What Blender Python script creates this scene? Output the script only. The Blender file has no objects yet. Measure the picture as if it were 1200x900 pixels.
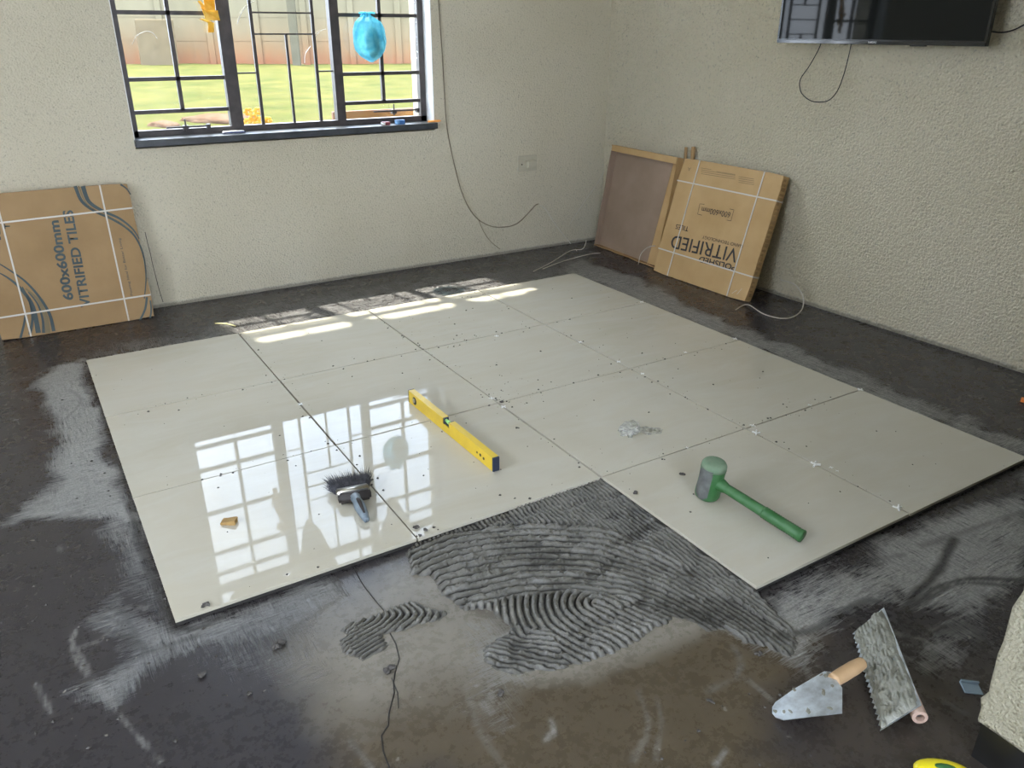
import bpy, bmesh, math, random
import numpy as np
from mathutils import Vector, Matrix
random.seed(7); rng = np.random.default_rng(7)
scn = bpy.context.scene
COL = scn.collection
PI = math.pi

# ------------------------------------------------------------------ camera
FPX = 931.67
RC = Matrix(((0.850374091968283, -0.5261712528265984, 0.0027778423292464938),
             (-0.21192749627756882, -0.34733018736058274, -0.913481514465172),
             (0.48161254139675314, 0.7762123122232416, -0.4068707489147019)))
CP = Vector((-0.0999249, -3.3896829, 1.2252419))
cd = bpy.data.cameras.new('camera'); cam = bpy.data.objects.new('camera', cd); COL.objects.link(cam)
rot = Matrix((RC[0], -RC[1], -RC[2])).transposed()
cam.matrix_world = Matrix.Translation(CP) @ rot.to_4x4()
cd.sensor_fit = 'HORIZONTAL'; cd.sensor_width = 36; cd.lens = FPX/1200*36; cd.clip_start = .02; cd.clip_end = 300
scn.camera = cam

# ------------------------------------------------------------------ view, sky, sun, window portal, added fill lamps
scn.view_settings.view_transform = 'Standard'; scn.view_settings.look = 'None'
scn.view_settings.exposure = 0.12; scn.view_settings.gamma = 1.0
scn.view_settings.use_curve_mapping = False
SKY = 11.5
w = bpy.data.worlds.new('sky'); scn.world = w; w.use_nodes = True
nt = w.node_tree; nt.nodes.clear()
o_ = nt.nodes.new('ShaderNodeOutputWorld'); bg = nt.nodes.new('ShaderNodeBackground')
tc = nt.nodes.new('ShaderNodeTexCoord'); nz = nt.nodes.new('ShaderNodeTexNoise'); cr = nt.nodes.new('ShaderNodeValToRGB')
nz.inputs['Scale'].default_value = 3.2; nz.inputs['Detail'].default_value = 7; nz.inputs['Roughness'].default_value = .6
cr.color_ramp.elements[0].position = .30; cr.color_ramp.elements[0].color = (.56, .71, .98, 1)
cr.color_ramp.elements[1].position = .62; cr.color_ramp.elements[1].color = (.86, .93, 1.06, 1)
nt.links.new(tc.outputs['Generated'], nz.inputs['Vector']); nt.links.new(nz.outputs['Fac'], cr.inputs['Fac'])
nt.links.new(cr.outputs['Color'], bg.inputs['Color']); bg.inputs['Strength'].default_value = SKY
nt.links.new(bg.outputs['Background'], o_.inputs['Surface'])
sd = bpy.data.lights.new('sun', 'SUN'); sd.energy = 13.0; sd.angle = math.radians(1.2); sd.color = (1, .95, .86)
sun = bpy.data.objects.new('sun', sd); COL.objects.link(sun)
sun.rotation_euler = Vector((-.11, .44, 1.0)).to_track_quat('Z', 'Y').to_euler(); sun.location = (2, 6, 12)
def area(name, loc, target, sx, sy, power, color):
    l = bpy.data.lights.new(name, 'AREA'); l.shape = 'RECTANGLE'; l.size = sx; l.size_y = sy; l.energy = power; l.color = color
    o = bpy.data.objects.new(name, l); COL.objects.link(o); o.location = loc
    o.rotation_euler = (Vector(loc)-Vector(target)).to_track_quat('Z', 'Y').to_euler(); return o
pl = area('window_portal', (1.144, .80, 1.56), (1.144, -1, 1.56), 1.48, 1.59, 1, (1, 1, 1)); pl.data.cycles.is_portal = True   # sampling aid for the sky seen through the window
area('fill_lamp_left', (-1.9, -2.2, 1.55), (1.4, -1.4, .6), 1.5, 1.2, 9, (1, .97, .88))  # added fill lamp, the side window is only assumed
area('fill_lamp_behind', (-.4, -5.4, 1.5), (.8, -1, .2), 1.5, 1.8, 7.5, (1, .95, .84))  # added fill lamp behind the camera, the doorway is only assumed

# ------------------------------------------------------------------ helpers
def ray(px, py):
    d = Vector(((px-600)/FPX, (py-450)/FPX, 1.0)); return RC.transposed() @ d
def onz(px, py, z=0.0):
    d = ray(px, py); return CP + d*((z-CP.z)/d.z)
def ony(px, py, y):
    d = ray(px, py); return CP + d*((y-CP.y)/d.y)
def wallx(y): return 3.04 + .03*(.6-y)
def onwall(px, py, off=.012):
    d = ray(px, py); n = Vector((1, .03, 0)); c = 3.04+.03*.6-off
    return CP + d*((c-n.dot(CP))/n.dot(d))
def tag(o, label=None, cat=None, group=None, kind=None):
    if label: o['label'] = label
    if cat: o['category'] = cat
    if group: o['group'] = group
    if kind: o['kind'] = kind
    return o
def empty(name, loc=(0, 0, 0), mat=None, label=None, cat=None, group=None, kind=None):
    o = bpy.data.objects.new(name, None); COL.objects.link(o); o.empty_display_size = .05
    if mat is not None: o.matrix_world = mat
    else: o.location = loc
    return tag(o, label, cat, group, kind)
def link(name, me, m=None, parent=None, smooth=False):
    o = bpy.data.objects.new(name, me); COL.objects.link(o)
    if m is not None and not me.materials: me.materials.append(m)
    if parent is not None: o.parent = parent
    if smooth:
        me.shade_smooth()
    return o
class MB:
    def __init__(s): s.bm = bmesh.new()
    def box(s, x0, x1, y0, y1, z0, z1, M=None):
        r = bmesh.ops.create_cube(s.bm, size=1)
        T = Matrix.Translation(((x0+x1)/2, (y0+y1)/2, (z0+z1)/2)) @ Matrix.Diagonal((x1-x0, y1-y0, z1-z0, 1))
        if M is not None: T = M @ T
        bmesh.ops.transform(s.bm, matrix=T, verts=r['verts']); return s
    def cyl(s, a, b, r0, r1=None, n=16, cap=True):
        a = Vector(a); b = Vector(b); r1 = r0 if r1 is None else r1
        d = b-a; q = d.to_track_quat('Z', 'Y').to_matrix().to_4x4()
        r = bmesh.ops.create_cone(s.bm, cap_ends=cap, segments=n, radius1=r0, radius2=r1, depth=d.length)
        bmesh.ops.transform(s.bm, matrix=Matrix.Translation((a+b)/2) @ q, verts=r['verts']); return s
    def tube(s, pts, r, n=8, sm=True, cap=True, sub=6, rs=None):
        pts = [Vector(p) for p in pts]
        if sm and len(pts) > 2:
            q = []; rr = []
            for i in range(len(pts)-1):
                p0 = pts[max(i-1, 0)]; p1 = pts[i]; p2 = pts[i+1]; p3 = pts[min(i+2, len(pts)-1)]
                for k in range(sub):
                    t = k/sub
                    q.append(.5*((2*p1)+(-p0+p2)*t+(2*p0-5*p1+4*p2-p3)*t*t+(-p0+3*p1-3*p2+p3)*t**3))
                    if rs: rr.append(rs[i]*(1-t)+rs[i+1]*t)
            q.append(pts[-1]); pts = q
            if rs: rs = rr+[rs[-1]]
        rings = []; up = None
        for i, p in enumerate(pts):
            d = (pts[min(i+1, len(pts)-1)]-pts[max(i-1, 0)]).normalized()
            if up is None:
                up = Vector((0, 0, 1)) if abs(d.z) < .9 else Vector((1, 0, 0))
            sd_ = d.cross(up).normalized(); up = sd_.cross(d).normalized()
            ri = rs[i] if rs else r
            rings.append([s.bm.verts.new(p+(sd_*math.cos(2*PI*k/n)+up*math.sin(2*PI*k/n))*ri) for k in range(n)])
        for a, b in zip(rings, rings[1:]):
            for k in range(n): s.bm.faces.new((a[k], a[(k+1) % n], b[(k+1) % n], b[k]))
        if cap: s.bm.faces.new(rings[0][::-1]); s.bm.faces.new(rings[-1])
        return s
    def prism(s, poly, z0, z1, M=None):
        M = M or Matrix.Identity(4)
        a = [s.bm.verts.new(M @ Vector((x, y, z0))) for x, y in poly]
        b = [s.bm.verts.new(M @ Vector((x, y, z1))) for x, y in poly]
        s.bm.faces.new(a[::-1]); s.bm.faces.new(b)
        for i in range(len(poly)):
            j = (i+1) % len(poly); s.bm.faces.new((a[i], a[j], b[j], b[i]))
        return s
    def blob(s, c, sx, sy, sz, jit=.15, sub=1, rz=0):
        r = bmesh.ops.create_icosphere(s.bm, subdivisions=sub, radius=1)
        for v in r['verts']: v.co *= 1+random.uniform(-jit, jit)
        bmesh.ops.transform(s.bm, matrix=Matrix.Translation(c) @ Matrix.Rotation(rz, 4, 'Z') @ Matrix.Diagonal((sx, sy, sz, 1)), verts=r['verts'])
        return s
    def bevel(s, w_, seg=2):
        bmesh.ops.bevel(s.bm, geom=[e for e in s.bm.edges], offset=w_, segments=seg, affect='EDGES', clamp_overlap=True); return s
    def build(s, name, m, parent=None, smooth=False):
        bmesh.ops.recalc_face_normals(s.bm, faces=s.bm.faces)
        me = bpy.data.meshes.new(name); s.bm.to_mesh(me); s.bm.free()
        return link(name, me, m, parent, smooth)

def text_mesh(name, s, width, m, parent, M, cap_h=None, bold=0.0, depth=.0004, ):
    """lettering lying in the local XY plane of M, baseline from origin along +X, fitted to width"""
    c = bpy.data.curves.new(name, 'FONT'); c.body = s; c.size = 1; c.extrude = 0; c.offset = bold; c.resolution_u = 3
    t = bpy.data.objects.new(name, c); COL.objects.link(t)
    dg = bpy.context.evaluated_depsgraph_get(); me = bpy.data.meshes.new_from_object(t.evaluated_get(dg))
    bpy.data.objects.remove(t); me.name = name
    n = len(me.vertices); co = np.empty(n*3); me.vertices.foreach_get('co', co); co = co.reshape(-1, 3)
    x0, x1 = co[:, 0].min(), co[:, 0].max(); k = width/(x1-x0)
    ky = (cap_h/.72) if cap_h else k
    co = np.c_[(co[:, 0]-x0)*k, co[:, 1]*ky, np.zeros(n)]
    me.vertices.foreach_set('co', co.ravel()); me.transform(M); me.update()
    me.materials.clear(); me.materials.append(m)
    return link(name, me, None, parent)

# ------------------------------------------------------------------ materials
def mat(name, col=(.5, .5, .5), rough=.6, metal=0, spec=.5, **k):
    m = bpy.data.materials.new(name); m.use_nodes = True; b = m.node_tree.nodes['Principled BSDF']
    b.inputs['Base Color'].default_value = (*col, 1); b.inputs['Roughness'].default_value = rough
    b.inputs['Metallic'].default_value = metal; b.inputs['Specular IOR Level'].default_value = spec
    return m
class NT:
    def __init__(s, m): s.m = m; s.t = m.node_tree; s.b = s.t.nodes.get('Principled BSDF')
    def n(s, ty, **k):
        x = s.t.nodes.new(ty)
        for a, v in k.items(): setattr(x, a, v)
        return x
    def l(s, a, b): s.t.links.new(a, b)
    def obj(s): return s.n('ShaderNodeTexCoord').outputs['Object']
    def noise(s, scale, detail=4, rough=.55, vec=None, dist=0):
        x = s.n('ShaderNodeTexNoise'); x.inputs['Scale'].default_value = scale; x.inputs['Detail'].default_value = detail
        x.inputs['Roughness'].default_value = rough; x.inputs['Distortion'].default_value = dist
        s.l(vec if vec is not None else s.obj(), x.inputs['Vector']); return x.outputs['Fac']
    def mapping(s, scale=(1, 1, 1), rot=(0, 0, 0), vec=None):
        x = s.n('ShaderNodeMapping'); x.inputs['Scale'].default_value = scale; x.inputs['Rotation'].default_value = rot
        s.l(vec if vec is not None else s.obj(), x.inputs['Vector']); return x.outputs['Vector']
    def ramp(s, f, stops):
        x = s.n('ShaderNodeValToRGB'); e = x.color_ramp.elements
        while len(e) < len(stops): e.new(.5)
        for el, (p, c) in zip(e, stops):
            el.position = p; el.color = (*c, 1) if isinstance(c, tuple) else (c, c, c, 1)
        s.l(f, x.inputs['Fac']); return x.outputs['Color']
    def mix(s, f, a, b, mode='MIX'):
        x = s.n('ShaderNodeMix', data_type='RGBA', blend_type=mode)
        for i, v in ((0, f), (6, a), (7, b)):
            if hasattr(v, 'links') or hasattr(v, 'is_linked'): s.l(v, x.inputs[i])
            elif i == 0: x.inputs[0].default_value = v
            else: x.inputs[i].default_value = (*v, 1)
        return x.outputs[2]
    def math(s, op, a, b=0.0, clamp=False):
        x = s.n('ShaderNodeMath', operation=op, use_clamp=clamp)
        for i, v in enumerate((a, b)):
            if hasattr(v, 'is_linked'): s.l(v, x.inputs[i])
            else: x.inputs[i].default_value = v
        return x.outputs[0]
    def bump(s, h, dist=.002, strength=1.0, prev=None):
        x = s.n('ShaderNodeBump'); x.inputs['Distance'].default_value = dist; x.inputs['Strength'].default_value = strength
        s.l(h, x.inputs['Height'])
        if prev is not None: s.l(prev, x.inputs['Normal'])
        s.l(x.outputs['Normal'], s.b.inputs['Normal']); return x.outputs['Normal']
    def color(s, c): s.l(c, s.b.inputs['Base Color'])
    def rough(s, c): s.l(c, s.b.inputs['Roughness'])

def varied(name, c0, c1, scale, rough=.6, metal=0, bump=None, bscale=None, spec=.5, detail=5):
    m = mat(name, c0, rough, metal, spec); t = NT(m)
    t.color(t.ramp(t.noise(scale, detail), [(.35, c0), (.65, c1)]))
    if bump: t.bump(t.noise(bscale or scale*3, 4), bump)
    return m
def plaster(name, c0, c1, size, dist, dirt=(.30, .28, .22)):
    m = mat(name, c0, .75, 0, .3); t = NT(m)
    lo = t.noise(1.1, 3, .5); hi = t.noise(size, 3, .6)
    vo = t.n('ShaderNodeTexVoronoi', feature='SMOOTH_F1'); vo.inputs['Scale'].default_value = size*.8; vo.inputs['Smoothness'].default_value = .6
    t.l(t.mix(.06, t.obj(), t.n('ShaderNodeTexNoise').outputs['Color']), vo.inputs['Vector'])
    base = t.mix(t.ramp(lo, [(.35, 0.), (.65, 1.)]), c0, c1)
    pit = t.ramp(t.noise(size*.85, 2, .5), [(.60, 0.), (.74, .55)])
    c = t.mix(pit, base, dirt); v = t.n('ShaderNodeNewGeometry').outputs['Position']; sz = t.n('ShaderNodeSeparateXYZ'); t.l(v, sz.inputs[0])
    ft = t.math('ADD', sz.outputs['Z'], t.math('MULTIPLY', t.noise(26, 6, .75, v), -.022))
    t.color(t.mix(t.ramp(ft, [(.0, .6), (.010, 0.)]), c, (.10, .095, .09)))
    h = t.math('ADD', t.math('MULTIPLY', hi, 1.0), t.math('MULTIPLY', vo.outputs['Distance'], -.6))
    t.bump(h, dist)
    return m
M = {}
M['wall'] = plaster('stippled_wall_paint', (.57, .515, .380), (.63, .575, .44), 150, .0045)
M['wall_right'] = plaster('rough_cast_wall_paint', (.66, .60, .435), (.72, .66, .50), 115, .016)
M['wall_rough'] = plaster('heavy_rough_cast', (.40, .37, .26), (.54, .50, .37), 210, .008, (.25, .22, .14))
M['reveal'] = varied('white_reveal_paint', (.80, .80, .78), (.72, .72, .70), 8, .6, bump=.002, bscale=40)
M['ceiling'] = varied('ceiling_board', (.72, .71, .66), (.66, .65, .60), 2, .7)
M['sill'] = varied('black_tile_sill', (.035, .04, .045), (.07, .075, .08), 12, .35, bump=.001, bscale=60)
M['steel'] = varied('bronze_painted_steel', (.045, .038, .036), (.075, .062, .058), 20, .45, bump=.0006, bscale=90)
M['black'] = varied('black_skirting_paint', (.006, .006, .006), (.014, .013, .012), 9, .35)
M['card'] = varied('corrugated_cardboard', (.47, .30, .125), (.56, .37, .17), 4, .75, bump=.0015, bscale=18)
M['card_dark'] = varied('worn_cardboard', (.33, .20, .085), (.42, .27, .125), 6, .8, bump=.0015, bscale=18)
M['card_in'] = varied('carton_inside_liner', (.30, .215, .15), (.36, .26, .19), 5, .7)
M['card_left'] = varied('shade_darkened_cardboard', (.31, .195, .085), (.38, .245, .115), 4, .75, bump=.0015, bscale=18)  # backlit shade of the left carton put into its base colour
M['ink'] = mat('dark_print_ink', (.035, .03, .028), .6)
M['teal'] = varied('faded_teal_ink', (.035, .055, .06), (.07, .10, .10), 6, .6)
M['bronze'] = mat('faded_brown_ink', (.20, .15, .07), .6)
M['strap'] = mat('white_strapping', (.62, .58, .50), .4)
M['yellow'] = varied('yellow_level_paint', (.80, .56, .04), (.70, .48, .04), 14, .35)
M['navy'] = mat('dark_blue_plastic', (.02, .03, .06), .4)
M['green'] = varied('dusty_green_rubber', (.022, .115, .026), (.06, .165, .062), 22, .5, bump=.001, bscale=60)
M['green_dust'] = varied('dust_caked_green_rubber', (.13, .22, .13), (.20, .27, .18), 30, .8)
M['grey_rub'] = varied('worn_grey_rubber', (.085, .085, .085), (.15, .16, .15), 30, .75)
M['bristle'] = varied('dark_bristle', (.025, .024, .03), (.08, .08, .09), 60, .7)
M['silver'] = varied('scratched_tin', (.70, .68, .62), (.50, .48, .44), 40, .28, 1, bump=.001, bscale=50)
M['grip'] = varied('blue_grey_plastic', (.14, .18, .22), (.22, .27, .31), 30, .45)
M['wood'] = varied('turned_wood', (.50, .32, .17), (.60, .40, .22), 18, .5)
M['pinkwood'] = varied('pale_pink_handle', (.48, .33, .26), (.58, .42, .34), 18, .45)
M['blade'] = varied('smeared_steel_blade', (.42, .46, .50), (.80, .88, .96), 34, .30, .9, bump=.0006, bscale=40)  # pale blue tint stands in for reflected sky, darker parts are smears
M['chip'] = varied('brown_sponge_chip', (.33, .20, .06), (.42, .27, .10), 40, .7)
M['spacer'] = mat('white_spacer_plastic', (.85, .85, .82), .35)
M['tvblack'] = mat('gloss_black_plastic', (.012, .012, .012), .2)
M['socket'] = varied('painted_over_socket', (.47, .43, .32), (.52, .48, .36), 10, .5)
M['cable'] = mat('black_cable', (.01, .01, .01), .45)
M['wire'] = mat('brown_wire', (.20, .16, .10), .5)
M['blueplastic'] = mat('smoky_blue_plastic', (.26, .34, .40), .25)
M['yellowplastic'] = mat('yellow_plastic', (.85, .72, .02), .35)
M['orange'] = mat('orange_plastic', (.85, .26, .06), .45)
M['plank'] = varied('orange_plank', (0.182, 0.084, 0.042), (0.224, 0.112, 0.059), 5, .7)
M['crumb'] = varied('dried_mortar_crumb', (.055, .05, .045), (.12, .11, .10), 80, .85)

def leafy(name, c, c2, tr=.5):
    m = bpy.data.materials.new(name); m.use_nodes = True; t = NT(m); out = t.t.nodes['Material Output']
    col = t.ramp(t.noise(25, 3), [(.35, c), (.65, c2)])
    t.color(col); t.b.inputs['Roughness'].default_value = .4
    tl = t.n('ShaderNodeBsdfTranslucent'); t.l(col, tl.inputs['Color']); mx = t.n('ShaderNodeMixShader'); mx.inputs[0].default_value = tr
    t.l(t.b.outputs[0], mx.inputs[1]); t.l(tl.outputs[0], mx.inputs[2]); t.l(mx.outputs[0], out.inputs['Surface']); return m
M['bluebag'] = leafy('thin_blue_plastic_bag', (0.090, 0.413, 0.562), (0.262, 0.600, 0.690), .62)
M['curtain'] = leafy('cream_net_curtain', (.62, .55, .42), (.72, .65, .52), .4)
M['orangeleaf'] = leafy('orange_crepe', (.75, .40, .02), (.85, .62, .12), .28)
def filmy(m, k):
    t = NT(m); out = t.t.nodes['Material Output']; old = out.inputs['Surface'].links[0].from_socket
    tr = t.n('ShaderNodeBsdfTransparent'); tr.inputs['Color'].default_value = (.55, .88, .97, 1); mx = t.n('ShaderNodeMixShader'); mx.inputs[0].default_value = k
    t.l(old, mx.inputs[1]); t.l(tr.outputs[0], mx.inputs[2]); t.l(mx.outputs[0], out.inputs['Surface'])
filmy(M['bluebag'], .42)
def thin(name, tint, haze, gl=.08, nscale=5):
    """thin clear sheet: mostly see-through, Fresnel gloss, a film of dust"""
    m = bpy.data.materials.new(name); m.use_nodes = True; t = NT(m); out = t.t.nodes['Material Output']
    tr = t.n('ShaderNodeBsdfTransparent'); tr.inputs['Color'].default_value = (*tint, 1)
    gs = t.n('ShaderNodeBsdfGlossy'); gs.inputs['Roughness'].default_value = .02
    df = t.n('ShaderNodeBsdfTranslucent'); df.inputs['Color'].default_value = (.85, .85, .82, 1)
    fr = t.n('ShaderNodeLayerWeight'); fc = t.math('ADD', t.math('MULTIPLY', t.math('POWER', fr.outputs['Facing'], 5.0), .5), .04)
    m1 = t.n('ShaderNodeMixShader'); t.l(fc, m1.inputs[0]); t.l(tr.outputs[0], m1.inputs[1]); t.l(gs.outputs[0], m1.inputs[2])
    m2 = t.n('ShaderNodeMixShader'); t.l(t.ramp(t.noise(nscale, 4), [(.35, haze*.2), (.7, haze)]), m2.inputs[0])
    t.l(m1.outputs[0], m2.inputs[1]); t.l(df.outputs[0], m2.inputs[2]); t.l(m2.outputs[0], out.inputs['Surface']); return m
M['glass'] = thin('dusty_window_glass', (.98, .99, .98), .006)
M['clearbag'] = thin('clear_crinkled_plastic', (.93, .94, .94), .8, nscale=60)
M['sheer'] = thin('sheer_curtain_net', (.9, .9, .88), .9, nscale=9)

def tile_mat():
    m = mat('polished_cream_porcelain', (.5, .47, .4), .05, 0, .5); t = NT(m)
    v = t.n('ShaderNodeNewGeometry').outputs['Position']
    a = t.noise(1.6, 4, .6, v, .6)
    sw = t.noise(1, 6, .65, t.mapping((2.4, 9, 1), (0, 0, .5), v), 1.2)
    fine = t.noise(60, 5, .7, v)
    base = t.mix(t.ramp(a, [(.3, 0.), (.7, 1.)]), (.50, .462, .365), (.56, .522, .425))
    smear = t.math('MULTIPLY', t.ramp(sw, [(.42, 0.), (.70, 1.)]), t.ramp(fine, [(.2, .5), (.8, 1.)]))
    t.color(t.mix(t.math('MULTIPLY', smear, .42), base, (.60, .60, .55)))
    t.rough(t.ramp(smear, [(0., .018), (.25, .025), (1., .055)]))
    t.b.inputs['Specular IOR Level'].default_value = .16
    return m
M['tile'] = tile_mat()
M['tile_back'] = varied('porcelain_tile_body', (.36, .34, .29), (.30, .28, .24), 30, .7)
M['mortar'] = varied('wet_tile_adhesive', (.110, .106, .090), (.175, .168, .146), 16, .40, bump=.0022, bscale=160, spec=.6)
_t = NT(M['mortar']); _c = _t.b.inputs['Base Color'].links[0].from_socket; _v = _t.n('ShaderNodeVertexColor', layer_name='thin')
_t.color(_t.mix(_v.outputs['Color'], _c, (.026, .024, .021)))  # groove shade painted in, floor colour where the adhesive lies thin
M['mortar_dark'] = varied('mortar_under_tiles', (.022, .020, .018), (.04, .037, .033), 30, .8)
M['mortar_on_tool'] = varied('fresh_mortar_on_tool', (.19, .19, .155), (.28, .28, .235), 30, .34, bump=.004, bscale=60, spec=.7)

def floor_mat():
    m = mat('smeared_concrete_floor', (.05, .05, .05), .3, 0, .5); t = NT(m)
    v = t.n('ShaderNodeNewGeometry').outputs['Position']
    A = t.n('ShaderNodeVertexColor', layer_name='film'); B = t.n('ShaderNodeVertexColor', layer_name='marks')
    sa = t.n('ShaderNodeSeparateColor'); t.l(A.outputs['Color'], sa.inputs[0]); sb = t.n('ShaderNodeSeparateColor'); t.l(B.outputs['Color'], sb.inputs[0])
    haze, brown, beige = sa.outputs; light, dark, bluish = sb.outputs
    s1 = t.noise(1, 7, .72, t.mapping((190, 16, 1), (0, 0, .2), v), 1.2)
    s2 = t.noise(1, 7, .72, t.mapping((16, 170, 1), (0, 0, .7), v), 1.2)
    sel = t.ramp(t.noise(3.3, 2, .5, v, 1.0), [(.40, 0.), (.60, 1.)])
    st = t.mix(sel, s1, s2)
    grain = t.noise(140, 4, .7, v); mid = t.math('ADD', t.math('MULTIPLY', t.noise(11, 8, .72, v, .1), .5), t.math('MULTIPLY', t.noise(55, 5, .7, v, 0), .5)); lo = t.noise(2.2, 4, .6, v)
    dk = t.mix(t.ramp(mid, [(.25, 0.), (.8, 1.)]), (.021, .0185, .021), (.044, .039, .043))
    br = t.mix(t.ramp(mid, [(.3, 0.), (.7, 1.)]), (.068, .052, .031), (.112, .086, .055))
    be = t.mix(t.ramp(mid, [(.3, 0.), (.7, 1.)]), (.19, .172, .14), (.31, .285, .235))
    c = t.mix(brown, dk, br); c = t.mix(beige, c, be)
    # haze film broken up by trowel streaks
    hs = t.math('ADD', t.math('MULTIPLY', st, 2.4), t.math('MULTIPLY', mid, 1.1))
    hz = t.math('SUBTRACT', t.math('ADD', haze, hs), 2.20)
    hz = t.math('MULTIPLY', hz, 1.9, True)
    hz = t.math('MULTIPLY', hz, t.math('MINIMUM', t.math('MULTIPLY', haze, 3.0), 1.0), True)
    hc = t.mix(t.ramp(grain, [(.3, 0.), (.7, 1.)]), (.24, .235, .215), (.46, .45, .415))
    hc = t.mix(t.math('MULTIPLY', bluish, .7), hc, (.15, .155, .165))
    c = t.mix(t.math('MULTIPLY', hz, .92), c, hc)
    # sparse paint flecks and scuffs everywhere
    sc = t.math('MULTIPLY', t.ramp(st, [(.63, 0.), (.74, 1.)]), t.ramp(lo, [(.42, 0.), (.62, .34)]))
    c = t.mix(sc, c, (.30, .29, .26))
    fl = t.ramp(t.noise(38, 2, .5, v), [(.735, 0.), (.76, .65)])
    c = t.mix(fl, c, (.34, .32, .27))
    lm = t.math('MULTIPLY', light, t.ramp(st, [(.36, .1), (.62, .9)])); c = t.mix(lm, c, (.42, .41, .38))
    dm = t.math('MULTIPLY', dark, t.ramp(grain, [(.2, .6), (.6, 1.)])); c = t.mix(dm, c, (.022, .02, .018))
    t.color(c)
    r = t.ramp(mid, [(.3, .20), (.7, .36)])
    r = t.mix(hz, r, (.55, .55, .55)); r = t.mix(t.math('MULTIPLY', bluish, .6), r, (.30, .30, .30)); t.rough(r)
    h = t.math('ADD', t.math('MULTIPLY', hz, st), t.math('MULTIPLY', grain, .15)); t.bump(h, .0022)
    return m
M['floor'] = floor_mat()

# ------------------------------------------------------------------ numpy helpers for floor film and mortar
def vnoise(x, y, sc, seed):
    r = np.random.default_rng(seed); T = r.random((257, 257)); X = (x*sc) % 256; Y = (y*sc) % 256
    i = X.astype(int); j = Y.astype(int); fx = X-i; fy = Y-j; fx = fx*fx*(3-2*fx); fy = fy*fy*(3-2*fy)
    return (T[i, j]*(1-fx)+T[i+1, j]*fx)*(1-fy)+(T[i, j+1]*(1-fx)+T[i+1, j+1]*fx)*fy
def fbm(x, y, sc, seed, oc=4):
    s = 0; a = .5
    for k in range(oc): s = s+a*(vnoise(x+3.1*k+50, y+1.7*k+50, sc*2**k, seed+k)-.5); a *= .55
    return s
def P2(pts, z=0.0):
    return np.array([[*onz(px, py, z)[:2]] for px, py in pts])
def segd(x, y, poly, closed=False):
    """distance to a polyline, plus signed side and arc parameter"""
    best = np.full(x.shape, 9.); side = np.zeros(x.shape); par = np.zeros(x.shape); acc = 0
    n = len(poly); rngi = range(n if closed else n-1)
    for i in rngi:
        a = poly[i]; b = poly[(i+1) % n]; d = b-a; L = max(np.hypot(*d), 1e-9)
        t = np.clip(((x-a[0])*d[0]+(y-a[1])*d[1])/L**2, 0, 1)
        ex = x-a[0]-t*d[0]; ey = y-a[1]-t*d[1]; e = np.hypot(ex, ey); m = e < best
        best = np.where(m, e, best); side = np.where(m, np.sign(d[0]*ey-d[1]*ex), side); par = np.where(m, acc+t*L, par); acc += L
    return best, side, par
def inside(x, y, poly):
    c = np.zeros(x.shape, bool); n = len(poly)
    for i in range(n):
        a = poly[i]; b = poly[(i+1) % n]
        if a[1] == b[1]: continue
        k = ((a[1] > y) != (b[1] > y)) & (x < (b[0]-a[0])*(y-a[1])/(b[1]-a[1])+a[0]); c ^= k
    return c
def soft(x, y, poly, w_, nz_=0, nsc=8, seed=3):
    d, _, _ = segd(x, y, poly, True); s = np.where(inside(x, y, poly), d, -d)
    if nz_: s = s+fbm(x, y, nsc, seed)*nz_
    return np.clip(.5+s/(2*w_), 0, 1)
def smooth_poly(pts, sub=5):
    pts = [np.array(p, float) for p in pts]; q = []
    for i in range(len(pts)-1):
        p0 = pts[max(i-1, 0)]; p1 = pts[i]; p2 = pts[i+1]; p3 = pts[min(i+2, len(pts)-1)]
        for k in range(sub):
            t = k/sub; q.append(.5*((2*p1)+(-p0+p2)*t+(2*p0-5*p1+4*p2-p3)*t*t+(-p0+3*p1-3*p2+p3)*t**3))
    q.append(pts[-1]); return np.array(q)
def grid_mesh(name, X, Y, Z, keep=None):
    ny, nx = X.shape; idx = np.arange(nx*ny).reshape(ny, nx)
    q = np.stack([idx[:-1, :-1], idx[:-1, 1:], idx[1:, 1:], idx[1:, :-1]], -1)
    if keep is not None: q = q[keep[:-1, :-1] | keep[:-1, 1:] | keep[1:, 1:] | keep[1:, :-1]]
    q = q.reshape(-1, 4); co = np.c_[X.ravel(), Y.ravel(), Z.ravel()]
    used = np.zeros(len(co), bool); used[q.ravel()] = True; remap = np.cumsum(used)-1
    co = co[used]; q = remap[q]
    me = bpy.data.meshes.new(name); me.vertices.add(len(co)); me.vertices.foreach_set('co', co.ravel().astype(np.float32))
    me.loops.add(q.size); me.loops.foreach_set('vertex_index', q.ravel().astype(np.int32))
    me.polygons.add(len(q)); me.polygons.foreach_set('loop_start', np.arange(0, q.size, 4, dtype=np.int32))
    me.polygons.foreach_set('loop_total', np.full(len(q), 4, np.int32)); me.update(calc_edges=True); me.validate()
    return me, used

# ================================================================== THE SETTING
T = .018                                             # height of the tile surface above the floor
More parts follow.
